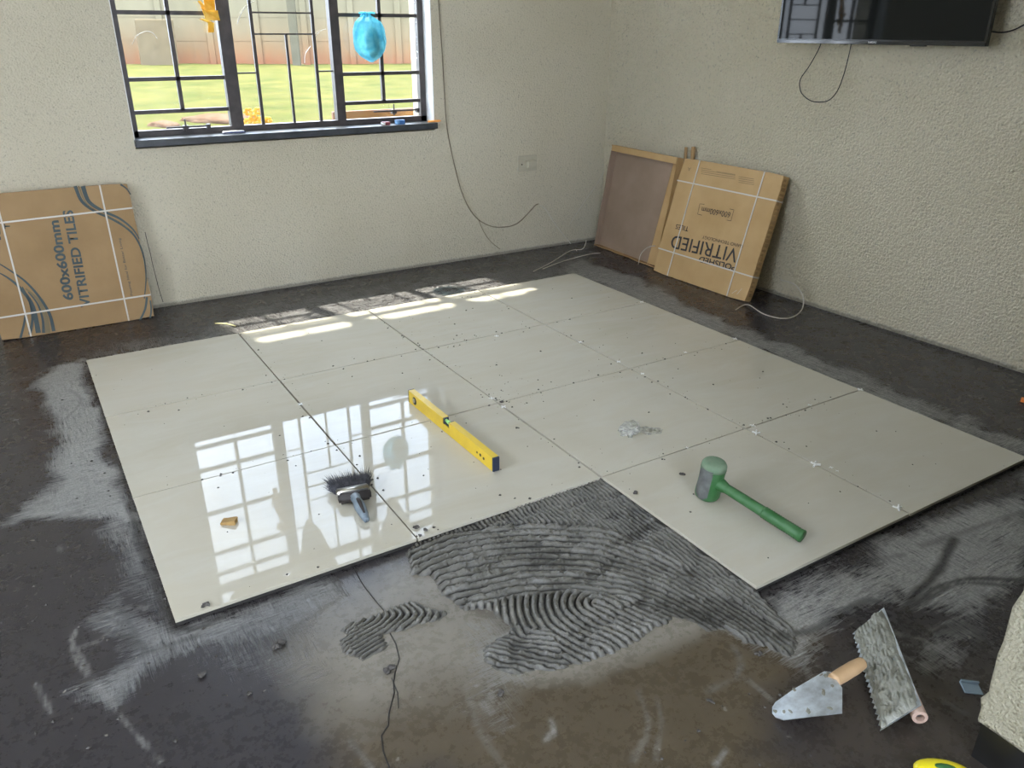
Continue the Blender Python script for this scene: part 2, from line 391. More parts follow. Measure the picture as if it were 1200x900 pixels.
# ---- floor
xs = np.concatenate([np.arange(-2.1, -.75, .03), np.arange(-.75, 2.2, .0065), np.arange(2.2, 3.42, .013)])
ys = np.concatenate([np.arange(-5.7, -3.2, .03), np.arange(-3.2, -1.9, .0060), np.arange(-1.9, .66, .012)])
X, Y = np.meshgrid(xs, ys)
def build_floor():
    x, y = X, Y
    haze = np.full(x.shape, .10); brown = np.zeros(x.shape); beige = np.zeros(x.shape); light = np.zeros(x.shape); dark = np.zeros(x.shape); blu = np.zeros(x.shape)
    def add(arr, pts, amt, w_=.03, n=.10, sc=7, seed=3):
        w_ = w_*1.5; n = n*1.3
        np.maximum(arr, amt*soft(x, y, P2(pts), w_, n, sc, seed), out=arr)
    # grey cement film along the left of the laid tiles, round the back and down the right side
    add(haze, [(58, 432), (100, 420), (120, 490), (150, 570), (160, 612), (100, 604), (20, 608), (62, 560), (58, 500), (45, 455)], .95, .025, .12)
    add(haze, [(110, 600), (160, 570), (215, 735), (190, 735), (150, 690), (120, 640)], .72, .03, .08)
    add(haze, [(62, 430), (140, 402), (230, 388), (300, 360), (420, 335), (500, 326), (600, 312), (690, 296), (700, 330), (560, 345), (435, 370), (280, 397), (100, 425)], .55, .03, .12)
    add(haze, [(660, 318), (680, 300), (740, 322), (860, 378), (980, 425), (1100, 478), (1230, 520), (1230, 560), (1000, 458), (860, 402)], .80, .03, .12, 9)
    add(haze, [(205, 732), (290, 705), (400, 668), (420, 700), (330, 745), (240, 765), (180, 790), (130, 835), (85, 805), (150, 770), (110, 725), (135, 705), (170, 715)], .86, .02, .10)
    add(haze, [(205, 732), (470, 645), (400, 700), (385, 800), (300, 800), (210, 790)], .55, .05, .1)
    add(blu, [(160, 640), (210, 730), (470, 645), (400, 700), (385, 810), (120, 850), (90, 760)], 1., .08, .1)
    add(blu, [(0, 420), (230, 700), (200, 900), (-60, 900)], .35, .1, .1)
    add(haze, [(890, 700), (960, 662), (1070, 615), (1215, 545), (1230, 640), (1180, 700), (1130, 730), (1060, 715), (1000, 735), (930, 740)], .92, .03, .14, 6)
    add(haze, [(1110, 720), (1180, 700), (1190, 740), (1130, 760), (1090, 790), (1040, 770)], .58, .03, .14, 9)
    add(haze, [(890, 700), (945, 735), (935, 778), (890, 755), (820, 735), (800, 715)], .85, .02, .1)
    add(haze, [(560, 720), (640, 745), (620, 800), (590, 850), (540, 830), (545, 760)], .60, .04, .12)
    # paler dry cement where the adhesive has been spread thin, brown earth-stained floor in front
    add(beige, [(355, 772), (385, 700), (480, 648), (530, 650), (600, 745), (620, 770), (590, 800), (500, 800), (430, 830), (370, 850)], .80, .05, .16, 5)
    add(beige, [(560, 742), (830, 715), (850, 735), (700, 785), (640, 800), (590, 800)], .9, .02, .05)
    add(brown, [(380, 930), (375, 820), (360, 775), (480, 700), (640, 760), (830, 720), (960, 740), (960, 780), (900, 840), (880, 880), (1010, 930)], 1., .04, .12, 6)
    add(brown, [(960, 740), (1100, 760), (1190, 800), (1180, 930), (900, 930)], .38, .08, .1, 6)
    def stroke(arr, pts, wid, amt, n=.006):
        d, _, _ = segd(x, y, smooth_poly(P2(pts), 5)); d = d+fbm(x, y, 30, 11)*n*2
        np.maximum(arr, amt*np.clip(1.25-d/(wid*(.36 if arr is light else .55)+.0022), 0, 1), out=arr)
    L = lambda p, w_, a: stroke(light, p, w_, a)
    D = lambda p, w_, a: stroke(dark, p, w_, a)
    L([(83, 750), (130, 825), (188, 892)], .007, .55); L([(90, 735), (85, 762), (103, 792)], .006, .6); L([(42, 800), (60, 835)], .006, .55)
    L([(270, 362), (310, 352)], .006, .5); L([(545, 800), (560, 850), (590, 900)], .014, .28); L([(748, 812), (760, 850), (742, 890)], .012, .35)
    L([(770, 820), (775, 850), (768, 890)], .010, .25); L([(860, 758), (868, 775), (862, 795)], .016, .35); L([(640, 868), (646, 858)], .012, .6)
    L([(566, 825), (575, 835)], .018, .6); L([(840, 895), (850, 880)], .010, .8); L([(410, 868), (435, 900)], .010, .35); L([(646, 845), (650, 860)], .008, .7)
    L([(830, 810), (870, 795), (905, 820)], .010, .35); L([(935, 730), (965, 722), (1005, 712)], .006, .55); L([(15, 605), (60, 602), (120, 606)], .010, .5)
    L([(100, 800), (150, 785), (210, 748), (300, 712)], .012, .40); L([(90, 762), (130, 740), (135, 715), (170, 712)], .010, .42)
    L([(1050, 742), (1085, 752), (1120, 775)], .012, .55); L([(1090, 735), (1110, 765), (1120, 760)], .008, .5); L([(1050, 765), (1090, 782)], .012, .6)
    L([(1060, 756), (1100, 762)], .005, .55); L([(1088, 740), (1150, 712), (1176, 714)], .010, .5); L([(1105, 820), (1135, 838)], .012, .3)
    L([(820, 345), (852, 362), (846, 376)], .006, .35); L([(1130, 462), (1155, 468)], .010, .45); L([(1040, 385), (1100, 402), (1180, 430)], .006, .3)
    L([(10, 445), (40, 440), (60, 430)], .008, .4); L([(15, 462), (35, 470)], .010, .4); L([(5, 412), (18, 408)], .008, .6); L([(8, 492), (22, 492)], .008, .5)
    L([(620, 300), (655, 290), (690, 285)], .004, .3); L([(70, 640), (73, 660)], .005, .35)
    D([(1118, 632), (1100, 668), (1070, 700), (1062, 715)], .022, 1.); D([(1068, 712), (1100, 688), (1140, 678), (1200, 680)], .012, .95)
    D([(1085, 702), (1125, 684), (1180, 686)], .008, .8); D([(890, 712), (930, 742), (990, 745), (1040, 725)], .0, 0)
    D([(915, 745), (960, 735), (1010, 706), (1030, 705)], .020, .75); D([(120, 640), (200, 735)], .012, .35); D([(95, 600), (60, 605)], .01, .4)
    D([(104, 432), (122, 486), (148, 568)], .009, .75); D([(112, 440), (135, 520)], .004, .6); D([(80, 455), (95, 470), (72, 495)], .007, .35)
    D([(150, 590), (205, 730), (300, 702), (480, 640)], .014, .75)
    D([(890, 694), (1000, 640), (1210, 540)], .014, .75); D([(1080, 640), (1200, 600)], .016, .4); D([(1000, 660), (1060, 650)], .012, .4); D([(1090, 740), (1140, 735), (1150, 760)], .03, .7)
    D([(130, 712), (150, 728), (165, 760)], .014, .5); D([(100, 800), (165, 768), (230, 745)], .008, .5)
    for k in range(14):       # scraped comb marks left of the front corner
        a = (118+k*3.6, 728+k*3.2); D([a, (a[0]+12, a[1]-7)], .003, .55)
    Z = fbm(x, y, 3, 40)*.0012
    me, used = grid_mesh('floor', x, y, Z)
    for nm, (r, g, b) in (('film', (haze, brown, beige)), ('marks', (light, dark, blu))):
        at = me.color_attributes.new(nm, 'FLOAT_COLOR', 'POINT')
        at.data.foreach_set('color', np.c_[r.ravel(), g.ravel(), b.ravel(), np.ones(r.size)].astype(np.float32).ravel())
    o = link('floor', me, M['floor'], None, True); tag(o, kind='structure'); return o
floor = build_floor()
# hairline crack
b = MB(); pts = [onz(*p, .0016) for p in [(412, 660), (425, 684), (437, 700), (452, 718)]]; b.tube(pts, .0012, 4)
pts2 = [(457, 742), (464, 755), (468, 772), (463, 788), (461, 800), (462, 812), (456, 835), (455, 850), (447, 862), (449, 880), (458, 905)]
b.tube([onz(*p, .0006) for p in pts2], .0014, 4, sm=False); b.tube([onz(*p, .0006) for p in [(459, 795), (466, 812), (467, 830)]], .0011, 4, sm=False)
crk = b.build('crack', M['mortar_dark'], floor)

# ---- tiles: four columns by three rows and two more in a fourth row
bed = MB()
bed.box(.004, 2.396, -1.796, -.004, 0, T-.0095); bed.box(1.204, 2.396, -2.396, -1.79, 0, T-.0095)
bo = bed.build('mortar_bed', M['mortar_dark'], floor)
def tile_mesh(w_):
    m_ = MB(); g = .0027; m_.box(g, w_-g, -w_+g, -g, T-.0095, T); m_.bevel(.0006, 1)
    bmesh.ops.recalc_face_normals(m_.bm, faces=m_.bm.faces); me = bpy.data.meshes.new('tile'); m_.bm.to_mesh(me); m_.bm.free(); me.materials.append(M['tile']); return me
tm = tile_mesh(.6)
for j in range(4):
    for i in range(4):
        if j == 3 and i < 2: continue
        o = bpy.data.objects.new('tile', tm); COL.objects.link(o); o.parent = floor
        o.location = (.6*i+random.uniform(-.0006, .0006), -.6*j+random.uniform(-.0006, .0006), random.uniform(-.0004, .0004))
        o.rotation_euler = (random.uniform(-.0012, .0012), random.uniform(-.0012, .0012), random.uniform(-.0008, .0008))

# ---- walls
YB = .60; TH = .26; H = 2.62
WX0, WX1, WZ0, WZ1 = .402, 1.886, .765, 2.36
bw = MB(); bw.box(-2.1, WX0, YB, YB+TH, 0, H); bw.box(WX1, 3.4, YB, YB+TH, 0, H); bw.box(WX0, WX1, YB, YB+TH, 0, WZ0-.03); bw.box(WX0, WX1, YB, YB+TH, WZ1, H)
wb = tag(bw.build('wall_back', M['wall'], None), kind='structure')
rv = MB(); rv.box(WX1-.004, WX1+.001, YB+.002, .690, WZ0, WZ1); rv.box(WX0-.001, WX0+.004, YB+.002, .690, WZ0, WZ1); rv.build('white_reveal', M['reveal'], wb)
Mr = Matrix.Translation((wallx(.6), .6, 0)) @ Matrix.Rotation(math.atan(.03), 4, 'Z')
wr = MB(); wr.box(0, .25, -6.3, .02, 0, H, Mr); tag(wr.build('wall_right', M['wall_right']), kind='structure')
# unseen left and front walls, window opening and doorway assumed for the fill light
lw = MB()
for a in ((-5.7, -3.0, 0, H), (-1.4, YB, 0, H), (-3.0, -1.4, 0, .9), (-3.0, -1.4, 2.15, H)): lw.box(-2.3, -2.1, a[0], a[1], a[2], a[3])
tag(lw.build('wall_left', M['wall']), kind='structure')
fw = MB(); fw.box(-2.3, -1.2, -5.9, -5.7, 0, H); fw.box(.4, 3.5, -5.9, -5.7, 0, H); fw.box(-1.2, .4, -5.9, -5.7, 2.4, H)
tag(fw.build('wall_front', M['wall']), kind='structure')
cl = MB(); cl.box(-2.3, 3.5, -5.9, YB+TH, H, H+.08); tag(cl.build('ceiling', M['ceiling']), kind='structure')
# nib wall at the lower right with its black skirting and ragged plaster edge
nb = bmesh.new(); cx, cy = onz(1145, 845, .085)[:2]
nz_ = 46; ny_ = 60; z0_ = .085
prof = []
for k in range(nz_+1):
    z = z0_+(H-z0_)*(k/nz_)**1.6
    wob = .0035*math.sin(z*61)+.0025*math.sin(z*143+1)
    prof.append((z, wob))
def rows(fx):
    return [[nb.verts.new(fx(z, wob, t)) for t in range(ny_+1)] for z, wob in prof]
def fx(z, wob, t):
    u = (t/ny_)**1.5; zz = z+(.004*math.sin(u*70)+.003*math.sin(u*171) if z == z0_ else 0)
    return (cx-.0*u+.012*(1-math.exp(-max(0, .06-u*2.6)*0)), cy+wob-u*2.7, zz)
R1 = rows(fx)
R2 = [[nb.verts.new((cx+u*.30, cy+wob, z)) for u in (0, .5, 1)] for z, wob in prof]
for R_ in (R1, R2):
    for a, c in zip(R_, R_[1:]):
        for k in range(len(a)-1): nb.faces.new((a[k], a[k+1], c[k+1], c[k]))
b0 = [nb.verts.new((cx+.30, cy-2.7, z)) for z in (z0_, H)]
nb.faces.new((R1[0][0], *[v for v in R1[0][1:]], b0[0], R2[0][-1], R2[0][1]))
bmesh.ops.remove_doubles(nb, verts=nb.verts, dist=.0001); bmesh.ops.recalc_face_normals(nb, faces=nb.faces)
me = bpy.data.meshes.new('wall_nib'); nb.to_mesh(me); nb.free()
tag(link('wall_nib', me, M['wall_rough'], None, True), kind='structure')
sk = MB(); sk.box(cx+.006, cx+.29, cy-2.68, cy-.006, 0, .10); tag(sk.build('baseboard_nib', M['black']), kind='structure')
# crack climbing the back wall beside the left carton and scuffs
b = MB(); b.tube([ony(170+dx, y_, YB-.0005) for dx, y_ in [(0, 272), (3, 285), (6, 296), (8, 306), (12, 322), (16, 338), (21, 354)]], .0013, 4, sm=False); b.build('plaster_crack', M['mortar_dark'], wb)

# ---- window: steel casements either side of a fixed middle light with burglar bars
win = empty('window_1', (0, 0, 0), kind='structure')
yf = .705
fr = MB(); d0, d1 = yf-.018, yf+.018
fr.box(WX0, .436, d0, d1, WZ0, WZ1); fr.box(1.850, WX1, d0, d1, WZ0, WZ1)
fr.box(WX0, WX1, d0, d1, WZ0, .802); fr.box(WX0, WX1, d0, d1, 1.785, 1.83); fr.box(WX0, WX1, d0, d1, 2.32, WZ1)
fr.build('window_frame', M['steel'], win)
for x0, x1 in ((.850, .909), (1.381, 1.426)):
    m_ = MB(); m_.box(x0, x1, d0-.004, d1+.004, .80, 2.34); m_.build('mullion', M['steel'], win)
def bar(x0, x1, z0, z1, nm='glazing_bar', t=.010):
    m_ = MB(); m_.box(x0, x1, yf-t, yf+t, z0, z1); return m_.build(nm, M['steel'], win)
for x0, x1, xc in ((.436, .850, .644), (1.426, 1.850, 1.645)):
    for z in (.880, 1.019, 1.290, 1.560, 1.700): bar(x0, x1, z-.0085, z+.0085)
    bar(xc-.0085, xc+.0085, .880, 1.785); bar(xc-.0085, xc+.0085, 1.83, 2.32)
    zs = [.802, .880, 1.019, 1.290, 1.560, 1.700, 1.785]
    for a, c in zip(zs, zs[1:]):
        for xa, xb in ((x0, xc), (xc, x1)):
            m_ = MB(); m_.box(xa, xb, yf-.0015, yf+.0015, a, c); m_.build('pane', M['glass'], win)
    for xa, xb in ((x0, xc), (xc, x1)):
        m_ = MB(); m_.box(xa, xb, yf-.0015, yf+.0015, 1.83, 2.32); m_.build('pane', M['glass'], win)
for x in (1.007, 1.300): bar(x-.007, x+.007, .80, 2.32, 'burglar_bar', .007)
for z0, z1 in ((.80, 1.204), (1.388, 1.785)): bar(1.157, 1.168, z0, z1, 'burglar_bar', .006)
for z in (1.204, 1.296, 1.388): bar(1.007, 1.300, z-.0035, z+.0035, 'burglar_bar', .004)
for z in (1.035, 1.557):
    bar(.909, 1.007, z-.0035, z+.0035, 'burglar_bar', .004); bar(1.300, 1.381, z-.0035, z+.0035, 'burglar_bar', .004)
m_ = MB(); m_.box(.909, 1.381, yf+.010, yf+.013, .802, 1.785); m_.build('pane', M['glass'], win)
m_ = MB(); m_.box(.909, 1.381, yf+.010, yf+.013, 1.83, 2.32); m_.build('pane', M['glass'], win)
for px0, px1 in ((195, 245), (438, 490)):          # casement stays with their pegs
    a = ony(px0, 150 if px0 < 300 else 131, .672); c = ony(px1, 148 if px0 < 300 else 132, .672); zc = a.z
    m_ = MB(); m_.box(a.x, c.x, .668, .674, zc-.004, zc+.004); xm = a.x+(c.x-a.x)*.45
    m_.cyl((xm, .671, zc-.022), (xm, .671, zc+.034), .006, .003, 8); m_.box(xm-.012, xm+.012, .664, .690, zc-.014, zc+.006)
    m_.box(c.x-.01, c.x+.006, .664, .690, zc-.014, zc+.008); m_.build('casement_stay', M['steel'], win)
sl = MB(); sl.box(WX0-.002, WX1+.002, .566, .70, .745, .775); sl.box(WX0-.002, WX1+.002, .700, YB+TH, .745, .765); sl.bevel(.002, 1)
sl.build('window_sill', M['sill'], win)
# chalk curves drawn on the panes
for pts, r in (([(278, 28), (283, 15), (291, 5), (298, 1)], .0012), ([(357, 74), (358, 63), (364, 54)], .0012), ([(369, 44), (374, 37), (382, 34)], .0012),
               ([(155, 52), (160, 42), (170, 37), (178, 38), (184, 45)], .001)):
    m_ = MB(); m_.tube([ony(*p, yf-.004) for p in pts], r, 5); m_.build('chalk_mark', M['spacer'], win)

# ================================================================== OUTSIDE
G = -.15
def lawn():
    x = np.linspace(-14, 34, 260); y = .86+np.linspace(0, 1, 240)**2*45; x_, y_ = np.meshgrid(x, y)
    z = G+fbm(x_, y_, .8, 60)*.12*np.clip((y_-2)/4, 0, 1)
    me, u = grid_mesh('lawn', x_, y_, z)
    m = mat('sunlit_lawn', (.3, .45, .1), .9, 0, .02); t = NT(m); v = t.obj()
    a = t.noise(.9, 5, .65, v); f = t.noise(1, 5, .7, t.mapping((5, 14, 5), (0, 0, 0), v))
    c = t.mix(t.ramp(a, [(.35, 0.), (.62, 1.)]), (0.054, 0.068, 0.015), (0.108, 0.100, 0.027)); c = t.mix(t.ramp(f, [(.40, 0.), (.7, .7)]), c, (.076, .060, .026))
    t.color(c); t.bump(t.noise(60, 4, .7, v), .03)
    return tag(link('lawn', me, m, None, True), kind='structure')
lawn()
# blades of grass near the window, past counting
gb = bmesh.new()
for k in range(5200):
    x = random.uniform(-1, 9); y = 1.6+random.random()**1.3*8; h = random.uniform(.03, .08); a = random.uniform(0, PI); wd = .006
    dx, dy = math.cos(a)*wd, math.sin(a)*wd; lx, ly = random.uniform(-.03, .03), random.uniform(-.03, .03)
    gb.faces.new((gb.verts.new((x-dx, y-dy, G-.02)), gb.verts.new((x+dx, y+dy, G-.02)), gb.verts.new((x+lx, y+ly, G+h))))
me = bpy.data.meshes.new('grass'); gb.to_mesh(me); gb.free()
tag(link('grass', me, varied('grass_blade', (0.037, 0.056, 0.011), (0.068, 0.077, 0.019), 3, .7)), 'short sunlit green grass growing on the lawn outside the window', 'grass', kind='stuff')
# bare earth patches on the lawn
def mound(px, py, sx, sy, h, label):
    c = onz(px, py, G); m_ = bmesh.new(); r = bmesh.ops.create_icosphere(m_, subdivisions=3, radius=1)
    for v in r['verts']:
        n_ = 1+.18*math.sin(v.co.x*7+v.co.y*5)+random.uniform(-.05, .05); v.co = Vector((v.co.x*sx*n_, v.co.y*sy*n_, max(v.co.z, -.3)*h))
    me = bpy.data.meshes.new('earth_mound'); m_.to_mesh(me); m_.free(); o = link('earth_mound', me, varied('reddish_earth', (0.0901, 0.0527, 0.0323), (0.1156, 0.0765, 0.0493), 5, .95, spec=0, bump=.02, bscale=14), None, True)
    o.location = (c.x, c.y, G-.01); tag(o, label, 'earth')
mound(255, 140, .55, .5, .10, 'long low heap of pale reddish earth on the lawn beyond the left casement')
mound(192, 148, .22, .25, .10, 'small heap of orange earth outside at the lower left window corner')

# precast concrete boundary wall
A_ = np.array([4.57, 36.64]); B_ = np.array([16.46, 30.48]); dd = (B_-A_)/np.hypot(*(B_-A_)); ang = math.atan2(dd[1], dd[0])
cw = mat('stained_precast_concrete', (.6, .55, .42), .95, 0, .0); t = NT(cw); v = t.n('ShaderNodeNewGeometry').outputs['Position']
sx = t.n('ShaderNodeSeparateXYZ'); t.l(v, sx.inputs[0])
hh = t.math('ADD', sx.outputs['Z'], t.math('MULTIPLY', t.noise(.8, 5, .6, v), 1.0))
c = t.ramp(t.math('MULTIPLY', hh, .4), [(.16, (0.180, 0.078, 0.040)), (.36, (0.178, 0.105, 0.056)), (.62, (0.165, 0.125, 0.076)), (1., (0.145, 0.128, 0.084))])
t.color(t.mix(t.ramp(t.noise(1, 5, .6, t.mapping((3, 3, .6), (0, 0, 0), v)), [(.4, 0.), (.75, .4)]), c, (0.105, 0.091, 0.062)))
bwall = empty('boundary_wall', (A_[0], A_[1], G), kind=None); bwall.rotation_euler = (0, 0, ang)
tag(bwall, 'tall beige precast concrete boundary wall with red earth stained foot beyond the lawn', 'wall')
WH = 2.75
post_me = None
for k in range(-5, 13):
    m_ = MB(); m_.box(-.13, .13, -.12, .10, -.1, WH+.06); m_.bevel(.02, 1); o = m_.build('post', cw, bwall); o.location = (k*1.98+.35, 0, 0)
    for r_ in range(3):
        m_ = MB(); m_.box(.12, 1.86, -.03, .05, r_*WH/3+(.0 if r_ == 0 else -.01), (r_+1)*WH/3-.03); m_.box(.12, 1.86, -.01, .03, r_*WH/3, (r_+1)*WH/3); o = m_.build('panel', cw, bwall); o.location = (k*1.98+.35, 0, 0)
for k in range(60):
    m_ = MB(); m_.cyl((0, 0, 0), (0, 0, .30), .012, .003, 5) if k else m_.cyl((0, 0, 0), (0, 0, .30), .012, .003, 5)
    if k == 0: sp0 = m_.build('spike', M['steel'], bwall); sp0.location = (6.2, .01, WH-.03)
    else:
        m_.bm.free(); o = sp0.copy(); COL.objects.link(o); o.location = (6.2+k*.11, .01, WH-.03)
# grey gate pier leaning look seen between the bars
c = onz(347, 76, G); m_ = MB(); m_.box(-.16, .16, -.14, .14, 0, 3.3); m_.bevel(.02, 1); o = m_.build('pier', varied('grey_render', (0.0782, 0.0714, 0.0493), (0.0935, 0.0850, 0.0595), 3, .95, spec=0)); o.location = (c.x-.12, c.y-.5, G-.02); o.rotation_euler = (0, 0, ang)
tag(o, 'slim grey rendered pier standing against the beige boundary wall outside', 'pier')
c = onz(190, 76, G); m_ = MB(); m_.box(-.75, .75, -.05, .05, 0, 1.75); m_.bevel(.03, 1); o = m_.build('metal_sheet', varied('weathered_grey_sheet', (0.0901, 0.0697, 0.0425), (0.1156, 0.0901, 0.0544), 2, .95, spec=0)); o.location = (c.x-.2, c.y-.7, G-.02); o.rotation_euler = (-.08, 0, ang)
tag(o, 'dull grey sheet leaning on the boundary wall beyond the left casement', 'sheet')
# planks leaning low outside the right casement
p0 = ony(400, 135, .98); p1 = ony(505, 131, .98)
m_ = MB(); m_.box(p0.x-.05, p1.x+.25, .97, .995, p0.z-.022, p0.z+.02); m_.bevel(.002, 1); o = m_.build('plank', M['plank']); tag(o, 'reddish orange timber plank lying outside below the right casement', 'plank')
m_ = MB(); m_.box(p0.x-.05, p0.x+.55, .93, .966, p0.z-.07, p0.z-.030); m_.bevel(.002, 1); o = m_.build('plank', M['yellowplastic']); tag(o, 'bright yellow straightedge lying below the orange plank outside', 'straightedge')
m_ = MB(); m_.box(.9, 3.2, .92, 1.05, G-.01, p0.z-.071); o = m_.build('planter_wall', varied('outside_ledge_render', (0.100, 0.095, 0.083), (0.085, 0.080, 0.070), 3, .9)); tag(o, 'low pale rendered ledge outside carrying the orange plank', 'ledge')
# orange blooms outside at the foot of the middle light
fl = empty('flowering_plant', (ony(296, 150, 1.25).x, 1.25, G), label='plant with pale orange blooms just outside the middle window light', cat='plant')
for k, (px, py) in enumerate([(291, 131), (297, 138), (302, 130), (290, 143), (306, 141), (314, 141), (300, 147), (312, 146), (287, 148), (294, 149), (303, 150)]):
    c = ony(px, py, 1.25)-fl.location; m_ = MB()
    for q in range(6):
        a = q*PI/3+k; v_ = Vector((math.cos(a), .25*math.sin(a*2), math.sin(a)))
        m_.blob(c+v_*.014, .014, .005, .009, .1, 1)
    m_.build('bloom', M['orangeleaf'], fl)
m_ = MB()
for k in range(7): m_.tube([(0, 0, 0), (.03*(k-3), .02, .5), (.026*(k-3), 0, ony(296, 148, 1.25).z-G)], .004, 5)
m_.build('stem', varied('green_stem', (.12, .25, .05), (.2, .33, .08), 5, .7), fl)

# ================================================================== AROUND THE WINDOW
# knotted curtains hung from a rail: only their hems reach into the light of the window
hem = [(.39, 1.80), (.50, 1.72), (.60, 1.66), (.72, 1.70), (.82, 1.74), (.87, 1.62), (.90, 1.48), (.95, 1.40), (1.00, 1.47), (1.05, 1.62), (1.10, 1.80), (1.22, 1.86)]
hem2 = [(1.24, 1.86), (1.36, 1.72), (1.41, 1.55), (1.45, 1.43), (1.50, 1.44), (1.55, 1.56), (1.60, 1.80), (1.72, 1.76), (1.80, 1.64), (1.86, 1.54), (1.93, 1.50)]
def curtain(hm, m, label, ph):
    n = 90; mrows = 22; bmc = bmesh.new(); xs_ = [h_[0] for h_ in hm]; zs_ = [h_[1] for h_ in hm]; g = []
    for j in range(mrows+1):
        r = []
        for i in range(n+1):
            x = xs_[0]+(xs_[-1]-xs_[0])*i/n; zb = np.interp(x, xs_, zs_); z = 2.46+(zb-2.46)*j/mrows
            r.append(bmc.verts.new((x, .545+.018*math.sin(x*55+ph+.5*math.sin(z*6))-.01*(j/mrows), z)))
        g.append(r)
    for a, c in zip(g, g[1:]):
        for k in range(n): bmc.faces.new((a[k], a[k+1], c[k+1], c[k]))
    me = bpy.data.meshes.new('curtain'); bmc.to_mesh(me); bmc.free(); o = link('curtain', me, m, None, True)
    s_ = o.modifiers.new('thick', 'SOLIDIFY'); s_.thickness = .0012
    return tag(o, label, 'curtain')
curtain(hem, M['curtain'], 'knotted cream curtain over the left of the window, mirrored in the tiles', 0)
curtain(hem2, M['curtain'], 'gathered sheer curtain over the right of the window, mirrored in the tiles', 2)
rl = empty('curtain_rail', (1.15, .545, 2.47), label='steel curtain rail above the window', cat='rail')
m_ = MB(); m_.cyl((-.95, 0, 0), (.95, 0, 0), .010, n=10); m_.build('rod', M['silver'], rl)
for sx_ in (-.85, .85): m_ = MB(); m_.box(sx_-.008, sx_+.008, 0, .055, -.008, .008); m_.build('bracket', M['silver'], rl)
# blue bag tied to the glazing bar
def blue_bag():
    top = ony(430, 18, .64); bot = ony(432, 73, .64); c = empty('plastic_bag', (top.x, .64, top.z), label='small tied blue plastic bag hanging on the right casement bar', cat='bag')
    L_ = top.z-bot.z; bmv = bmesh.new(); g = []
    prof_ = [(-.05, .012), (0, .016), (.05, .036), (.14, .060), (.30, .074), (.55, .080), (.74, .074), (.87, .052), (.95, .026), (1.0, .006)]
    n = 40; m2 = 34
    for j in range(m2+1):
        u = -.05+1.05*j/m2; r = np.interp(u, [p_[0] for p_ in prof_], [p_[1] for p_ in prof_]); row = []
        for i in range(n):
            a = 2*PI*i/n; pl = 1+(.16*math.sin(a*7+2*math.sin(u*4))+.09*math.sin(a*15+1+u))*max(.28, 1-u*.9)
            row.append(bmv.verts.new((r*pl*math.cos(a)+.010*u, r*pl*.72*math.sin(a), -u*L_)))
        g.append(row)
    for a, b_ in zip(g, g[1:]):
        for k in range(n): bmv.faces.new((a[k], a[(k+1) % n], b_[(k+1) % n], b_[k]))
    bmv.faces.new(g[-1][::-1]); me = bpy.data.meshes.new('bag_body'); bmv.to_mesh(me); bmv.free(); link('bag_body', me, M['bluebag'], c, True)
    m_ = MB()
    for k in range(7):
        a = k*.9; m_.tube([(0, 0, 0), (.02*math.cos(a), .012*math.sin(a), .012), (.042*math.cos(a), .02*math.sin(a), .010-.016*(k % 3))], .0045, 5)
    m_.build('knot', M['bluebag'], c, True)
    m_ = MB(); m_.blob((.022, 0, -L_*.55), .038, .032, .075, .10, 2); m_.build('contents', varied('dark_olive_contents', (.20, .22, .12), (.32, .33, .2), 20, .7), c, True)
    m_ = MB(); m_.tube([(0, 0, .0), (.006, .03, .012), (.0, .055, .004)], .003, 6); m_.build('tie', M['bluebag'], c)
blue_bag()
# crumpled orange ribbon hanging on the left mullion
ob = MB(); random.seed(3)
def rag(pts, wd):
    q = [ony(*p, .665) for p in pts]
    for i in range(len(q)-1):
        a, c = q[i], q[i+1]; s_ = wd*(.7+.5*random.random())
        v1 = [ob.bm.verts.new(p_) for p_ in ((a.x-s_, .665+random.uniform(-.006, .006), a.z), (a.x+s_, .665+random.uniform(-.006, .006), a.z), (c.x+s_*.9, .66+random.uniform(-.008, .008), c.z), (c.x-s_*.9, .66, c.z))]
        f = ob.bm.faces.new(v1)
rag([(246, -30), (246, -12), (245, 0), (246, 12), (249, 24)], .030); rag([(237, 22), (247, 27), (247, 38)], .014); rag([(233, 1), (238, 8), (242, 16)], .010); rag([(246, -60), (243, -44), (246, -30)], .040)
r_ = bmesh.ops.extrude_face_region(ob.bm, geom=list(ob.bm.faces)); bmesh.ops.translate(ob.bm, verts=[g_ for g_ in r_['geom'] if isinstance(g_, bmesh.types.BMVert)], vec=(0, -.002, 0))
o = ob.build('paper_strip', M['orangeleaf']); tag(o, 'crumpled orange yellow strip hanging on the thick left window mullion', 'strip')
random.seed(9)
# things on the sill
a = ony(262, 153, .63); m_ = MB(); m_.box(-.045, .055, -.014, .014, 0, .012); m_.bevel(.004, 2); o = m_.build('marker_case', M['spacer'], None, True); o.location = (a.x+.04, .63, .775); tag(o, 'slim white and blue case lying on the black sill left of centre', 'case')
m_ = MB(); m_.box(-.047, .057, -.0152, -.0128, .003, .008); o2 = m_.build('blue_stripe', mat('dark_blue_ink', (.04, .06, .2), .4), o)
def sillbox(px, wd, h, m, top, label):
    a = ony(px, 146, .60); m_ = MB(); m_.box(-wd/2, wd/2, -.014, .014, 0, h); m_.bevel(.0015, 1); o = m_.build('small_box', m); o.location = (a.x, .60, .775); tag(o, label, 'box')
    m_ = MB(); m_.box(-wd/2-.0008, -wd/2+.012, -.0148, .0148, .002, h-.002); m_.build('box_end', top, o)
sillbox(452, .040, .016, mat('maroon_card', (.25, .06, .07), .5), M['spacer'], 'little maroon box with pale end on the black sill')
sillbox(469, .044, .022, mat('blue_card', (.05, .16, .42), .5), mat('light_blue_card', (.2, .4, .65), .5), 'little blue box on the black sill beside the maroon one')
